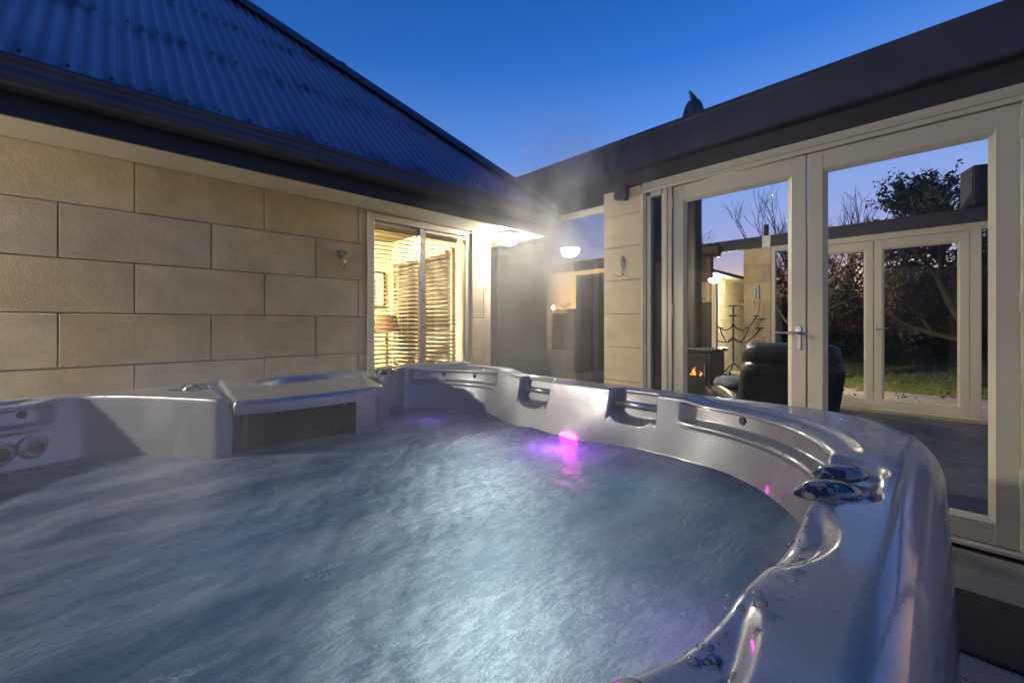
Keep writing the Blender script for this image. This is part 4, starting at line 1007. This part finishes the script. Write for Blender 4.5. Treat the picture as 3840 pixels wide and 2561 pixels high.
# ------------------------------------------------------------------ garden
def leaf_quads(centers, size, mb, jitter=.35):
    for c in centers:
        u = Vector(rng.normal(size=3)).normalized(); v = u.cross(Vector(rng.normal(size=3))).normalized(); L_ = size*random.uniform(.6,1.3); W_ = L_*.45
        c = Vector(c); mb.add([c-u*L_*.5, c+v*W_*.5, c+u*L_*.5, c-v*W_*.5], [(0,1,2,3)])
def tree(name, base, height, spread, label, leaf_mat=None, leaves=0, lsize=.07, depth=5, first=.35, lean=(0,0), thick=.05, tips_up=.5, seed=1, split=3, group='trees beyond the garden room'):
    R_ = random.Random(seed); t = thing(name, base, label, 'tree', group); wood = MB(); ends = []
    def grow(p, d, L_, r, lv):
        pts = [p]; q = p; dd = d
        for _ in range(4):
            dd = (dd+Vector((R_.gauss(0,.13),R_.gauss(0,.13),R_.gauss(0,.08)+.03*tips_up))).normalized(); q = q+dd*L_/4; pts.append(q)
        wood.tube(pts, [r*(1-.11*k) for k in range(5)], 7 if lv < 2 else 4, cap=lv < 1)
        if lv >= 2: ends.extend(pts[1:])
        if lv >= depth: return
        for k in range(split if lv else split+2):
            a = R_.uniform(0,2*PI); tilt = R_.uniform(.35,.95)*spread; ax = dd.orthogonal().normalized(); ax = Matrix.Rotation(a,3,dd) @ ax
            nd = (Matrix.Rotation(tilt,3,ax) @ dd); nd = (nd+Vector((0,0,.22*tips_up))).normalized()
            grow(pts[R_.choice((2,3,4,4))], nd, L_*R_.uniform(.58,.82), r*.56, lv+1)
    grow(Vector(base), Vector((lean[0],lean[1],1)).normalized(), height*first, thick, 0)
    wood.obj('trunk', MAT['bark'], t, smooth=True)
    if leaves and ends:
        cr_ = MB(); cs_ = []
        for _ in range(leaves):
            e = R_.choice(ends); cs_.append(e+Vector((R_.gauss(0,lsize*.7),R_.gauss(0,lsize*.7),R_.gauss(-lsize*.5,lsize*.5))))
        leaf_quads(cs_, lsize, cr_); cr_.obj('crown', leaf_mat, t)
tree('evergreen_tree', (12.2,-.75,-.03), 5.4, .9, 'dark leafy evergreen tree nearest the far doors', MAT['leaf_dark'], 7500, .115, 5, .34, (0,.12), .11, .3, 3)
tree('autumn_tree', (11.4, 2.0,-.03), 3.7, 1.15, 'spreading tree with brown autumn leaves beyond the far doors', MAT['leaf_brown'], 1500, .11, 5, .36, (0,-.2), .09, .1, 9)
tree('bare_tree', (24, 3.0,-.03), 7.2, .6, 'bare twiggy tree above the far beam, left of the evergreen', None, 0, .1, 5, .36, (0,0), .10, 1.0, 5)
tree('bare_tree', (27, 4.6,-.03), 7.8, .55, 'tall bare upright tree behind the left leaf of the far doors', None, 0, .1, 5, .36, (0,0), .11, 1.2, 12)
tree('bare_tree', (22, 9.0,-.03), 6.6, .7, 'bare tree seen over the low block wall beside the flue', None, 0, .1, 5, .36, (0,0), .1, .8, 21)
tree('bare_tree', (16, 4.1,-.03), 4.6, .8, 'bare tree seen in the narrow far sidelight beside the block pier', None, 0, .1, 5, .36, (0,0), .08, .6, 33)
tree('evergreen_tree', (15.5, 7.4,-.03), 4.4, .9, 'dark leafy tree seen past the stove flue', MAT['leaf_dark'], 2600, .12, 4, .34, (0,0), .09, .3, 44)
def hedge(label, x0, x1, y0, y1, hgt, n, seed):
    R_ = random.Random(seed); t = thing('hedge', ((x0+x1)/2,(y0+y1)/2,-.03), label, 'hedge', 'dark hedge row beyond the lawn')
    core = MB(); A = []
    for q in range(25):
        y = y0+(y1-y0)*q/24; k_ = math.sin(PI*min(1,max(0,q/24)))**.25
        hh = hgt*(.72+.16*noise.noise(Vector((y*.7,seed,0)))+.1*noise.noise(Vector((y*2.1,seed,3))))*k_
        A.append([(x0+.3,y,-.03),(x0+.25,y,hh*.6),((x0+x1)/2,y,hh),(x1-.25,y,hh*.6),(x1-.3,y,-.03)])
    core.grid(np.array(A)); core.obj('stems', MAT['bark'], t)
    cs_ = []
    for _ in range(n):
        y = R_.uniform(y0,y1); k_ = math.sin(PI*(y-y0)/(y1-y0))**.25; top = hgt*(.85+.18*noise.noise(Vector((y*.7,seed,0)))+.12*noise.noise(Vector((y*2.1,seed,3))))*k_
        z = top*R_.random()**.7; cs_.append((R_.uniform(x0,x0+.45+z*.1)-.15*noise.noise(Vector((y*2,z*2,seed)))*2,y,z))
    cr_ = MB(); leaf_quads(cs_, .16, cr_); cr_.obj('foliage', MAT['leaf_dark'], t)
hedge('dark hedge behind the right leaf of the far doors', 17.2, 18.6, -7, 2.2, 4.6, 7000, 1)
hedge('dark hedge behind the left leaf of the far doors', 17.6, 19.0, 1.6, 5.4, 4.2, 4200, 2)
hedge('dark hedge behind the far block pier', 18.0, 19.4, 5.2, 15, 2.7, 4200, 3)
# grass blades in view and fallen leaves
gb = MB()
for _ in range(16000):
    x = 9.96+7.0*random.random()**1.6; y = min(2.9, random.uniform(-2.6, 3.4)*(x/9.5)); h_ = random.uniform(.025,.06); a = random.uniform(0,6.28); w_ = .006
    lx_, ly2 = random.gauss(0,.02), random.gauss(0,.02); c, s_ = math.cos(a)*w_, math.sin(a)*w_
    gb.add([(x-c,y-s_,-.03),(x+c,y+s_,-.03),(x+lx_,y+ly2,-.03+h_)], [(0,1,2)])
tag(link('grass', gb.mesh('grass'), MAT['grass']), 'short green grass of the lawn beyond the terrace', 'grass', kind='stuff')
fl_ = MB()
for _ in range(420):
    x = random.uniform(8.2,15); y = random.uniform(-2.5,3)*(x/9.5); leaf_quads([(x,y,.015 if x > 9.95 else .012)], .10, fl_)
tag(link('fallen_leaves', fl_.mesh('fallen_leaves'), MAT['leaf_brown']), 'brown fallen leaves scattered on the lawn', 'leaves', kind='stuff')

# ------------------------------------------------------------------ two evening planets seen through the door glass
for px_, py_, r_, lab in ((2897,734,.16,'bright evening planet seen through the left French door'), (2952,827,.11,'fainter evening planet below the bright one')):
    k = (px_-1920)/1544; dd = 200.0; r = k*dd
    loc = (.697*dd+.717*r, .717*dd-.697*r, H+(1216-py_)/1544*dd)
    me = bpy.data.meshes.new('planet'); bm = bmesh.new(); bmesh.ops.create_icosphere(bm, subdivisions=2, radius=r_); bm.to_mesh(me); bm.free()
    tag(link('planet', me, MAT['planet'], None, loc), lab, 'planet', 'evening planets')

# ------------------------------------------------------------------ steam rising off the water
m = M('steam'); p = m.pos()
def ell(c, r):
    v = m.n('ShaderNodeVectorMath', operation='SUBTRACT'); m.l(p, v.inputs[0]); v.inputs[1].default_value = c
    L_ = m.n('ShaderNodeVectorMath', operation='LENGTH'); m.l(m.mapping(v.outputs[0], tuple(1/x for x in r)), L_.inputs[0])
    return m.ramp(L_.outputs['Value'], (0, 1), (1, 0))
wisps = m.ramp(m.noise(m.mapping(p, (1.6,1.6,1.0)), 1.5, 3, .6, .7), (.42, 0), (.72, 1))
d1 = m.math('MULTIPLY', m.math('MULTIPLY', ell((2.75,2.15,2.2), (.95,.75,.95)), wisps), 1.9)
d2 = m.math('MULTIPLY', m.math('ADD', m.math('MULTIPLY', wisps, 1.3), .12), m.math('MULTIPLY', ell((.8,1.5,.80), (1.9,1.6,.50)), .24))
d3 = m.math('MULTIPLY', m.math('MULTIPLY', ell((2.1,2.0,1.45), (1.0,1.0,.9)), m.math('ADD', m.math('MULTIPLY', wisps, .8), .25)), .62)
vol = m.n('ShaderNodeVolumePrincipled'); vol.inputs['Color'].default_value = (.95,.95,.95,1); vol.inputs['Anisotropy'].default_value = .25
m.l(m.math('ADD', m.math('ADD', d1, d2), d3), vol.inputs['Density']); m.l(vol.outputs[0], m.out.inputs['Volume'])
tag(link('steam', MB().box(-.75, 3.26, .05, 3.30, .74, 2.95).mesh('steam'), m.m), 'pale steam drifting off the water towards the eave lamp', 'steam', kind='stuff')
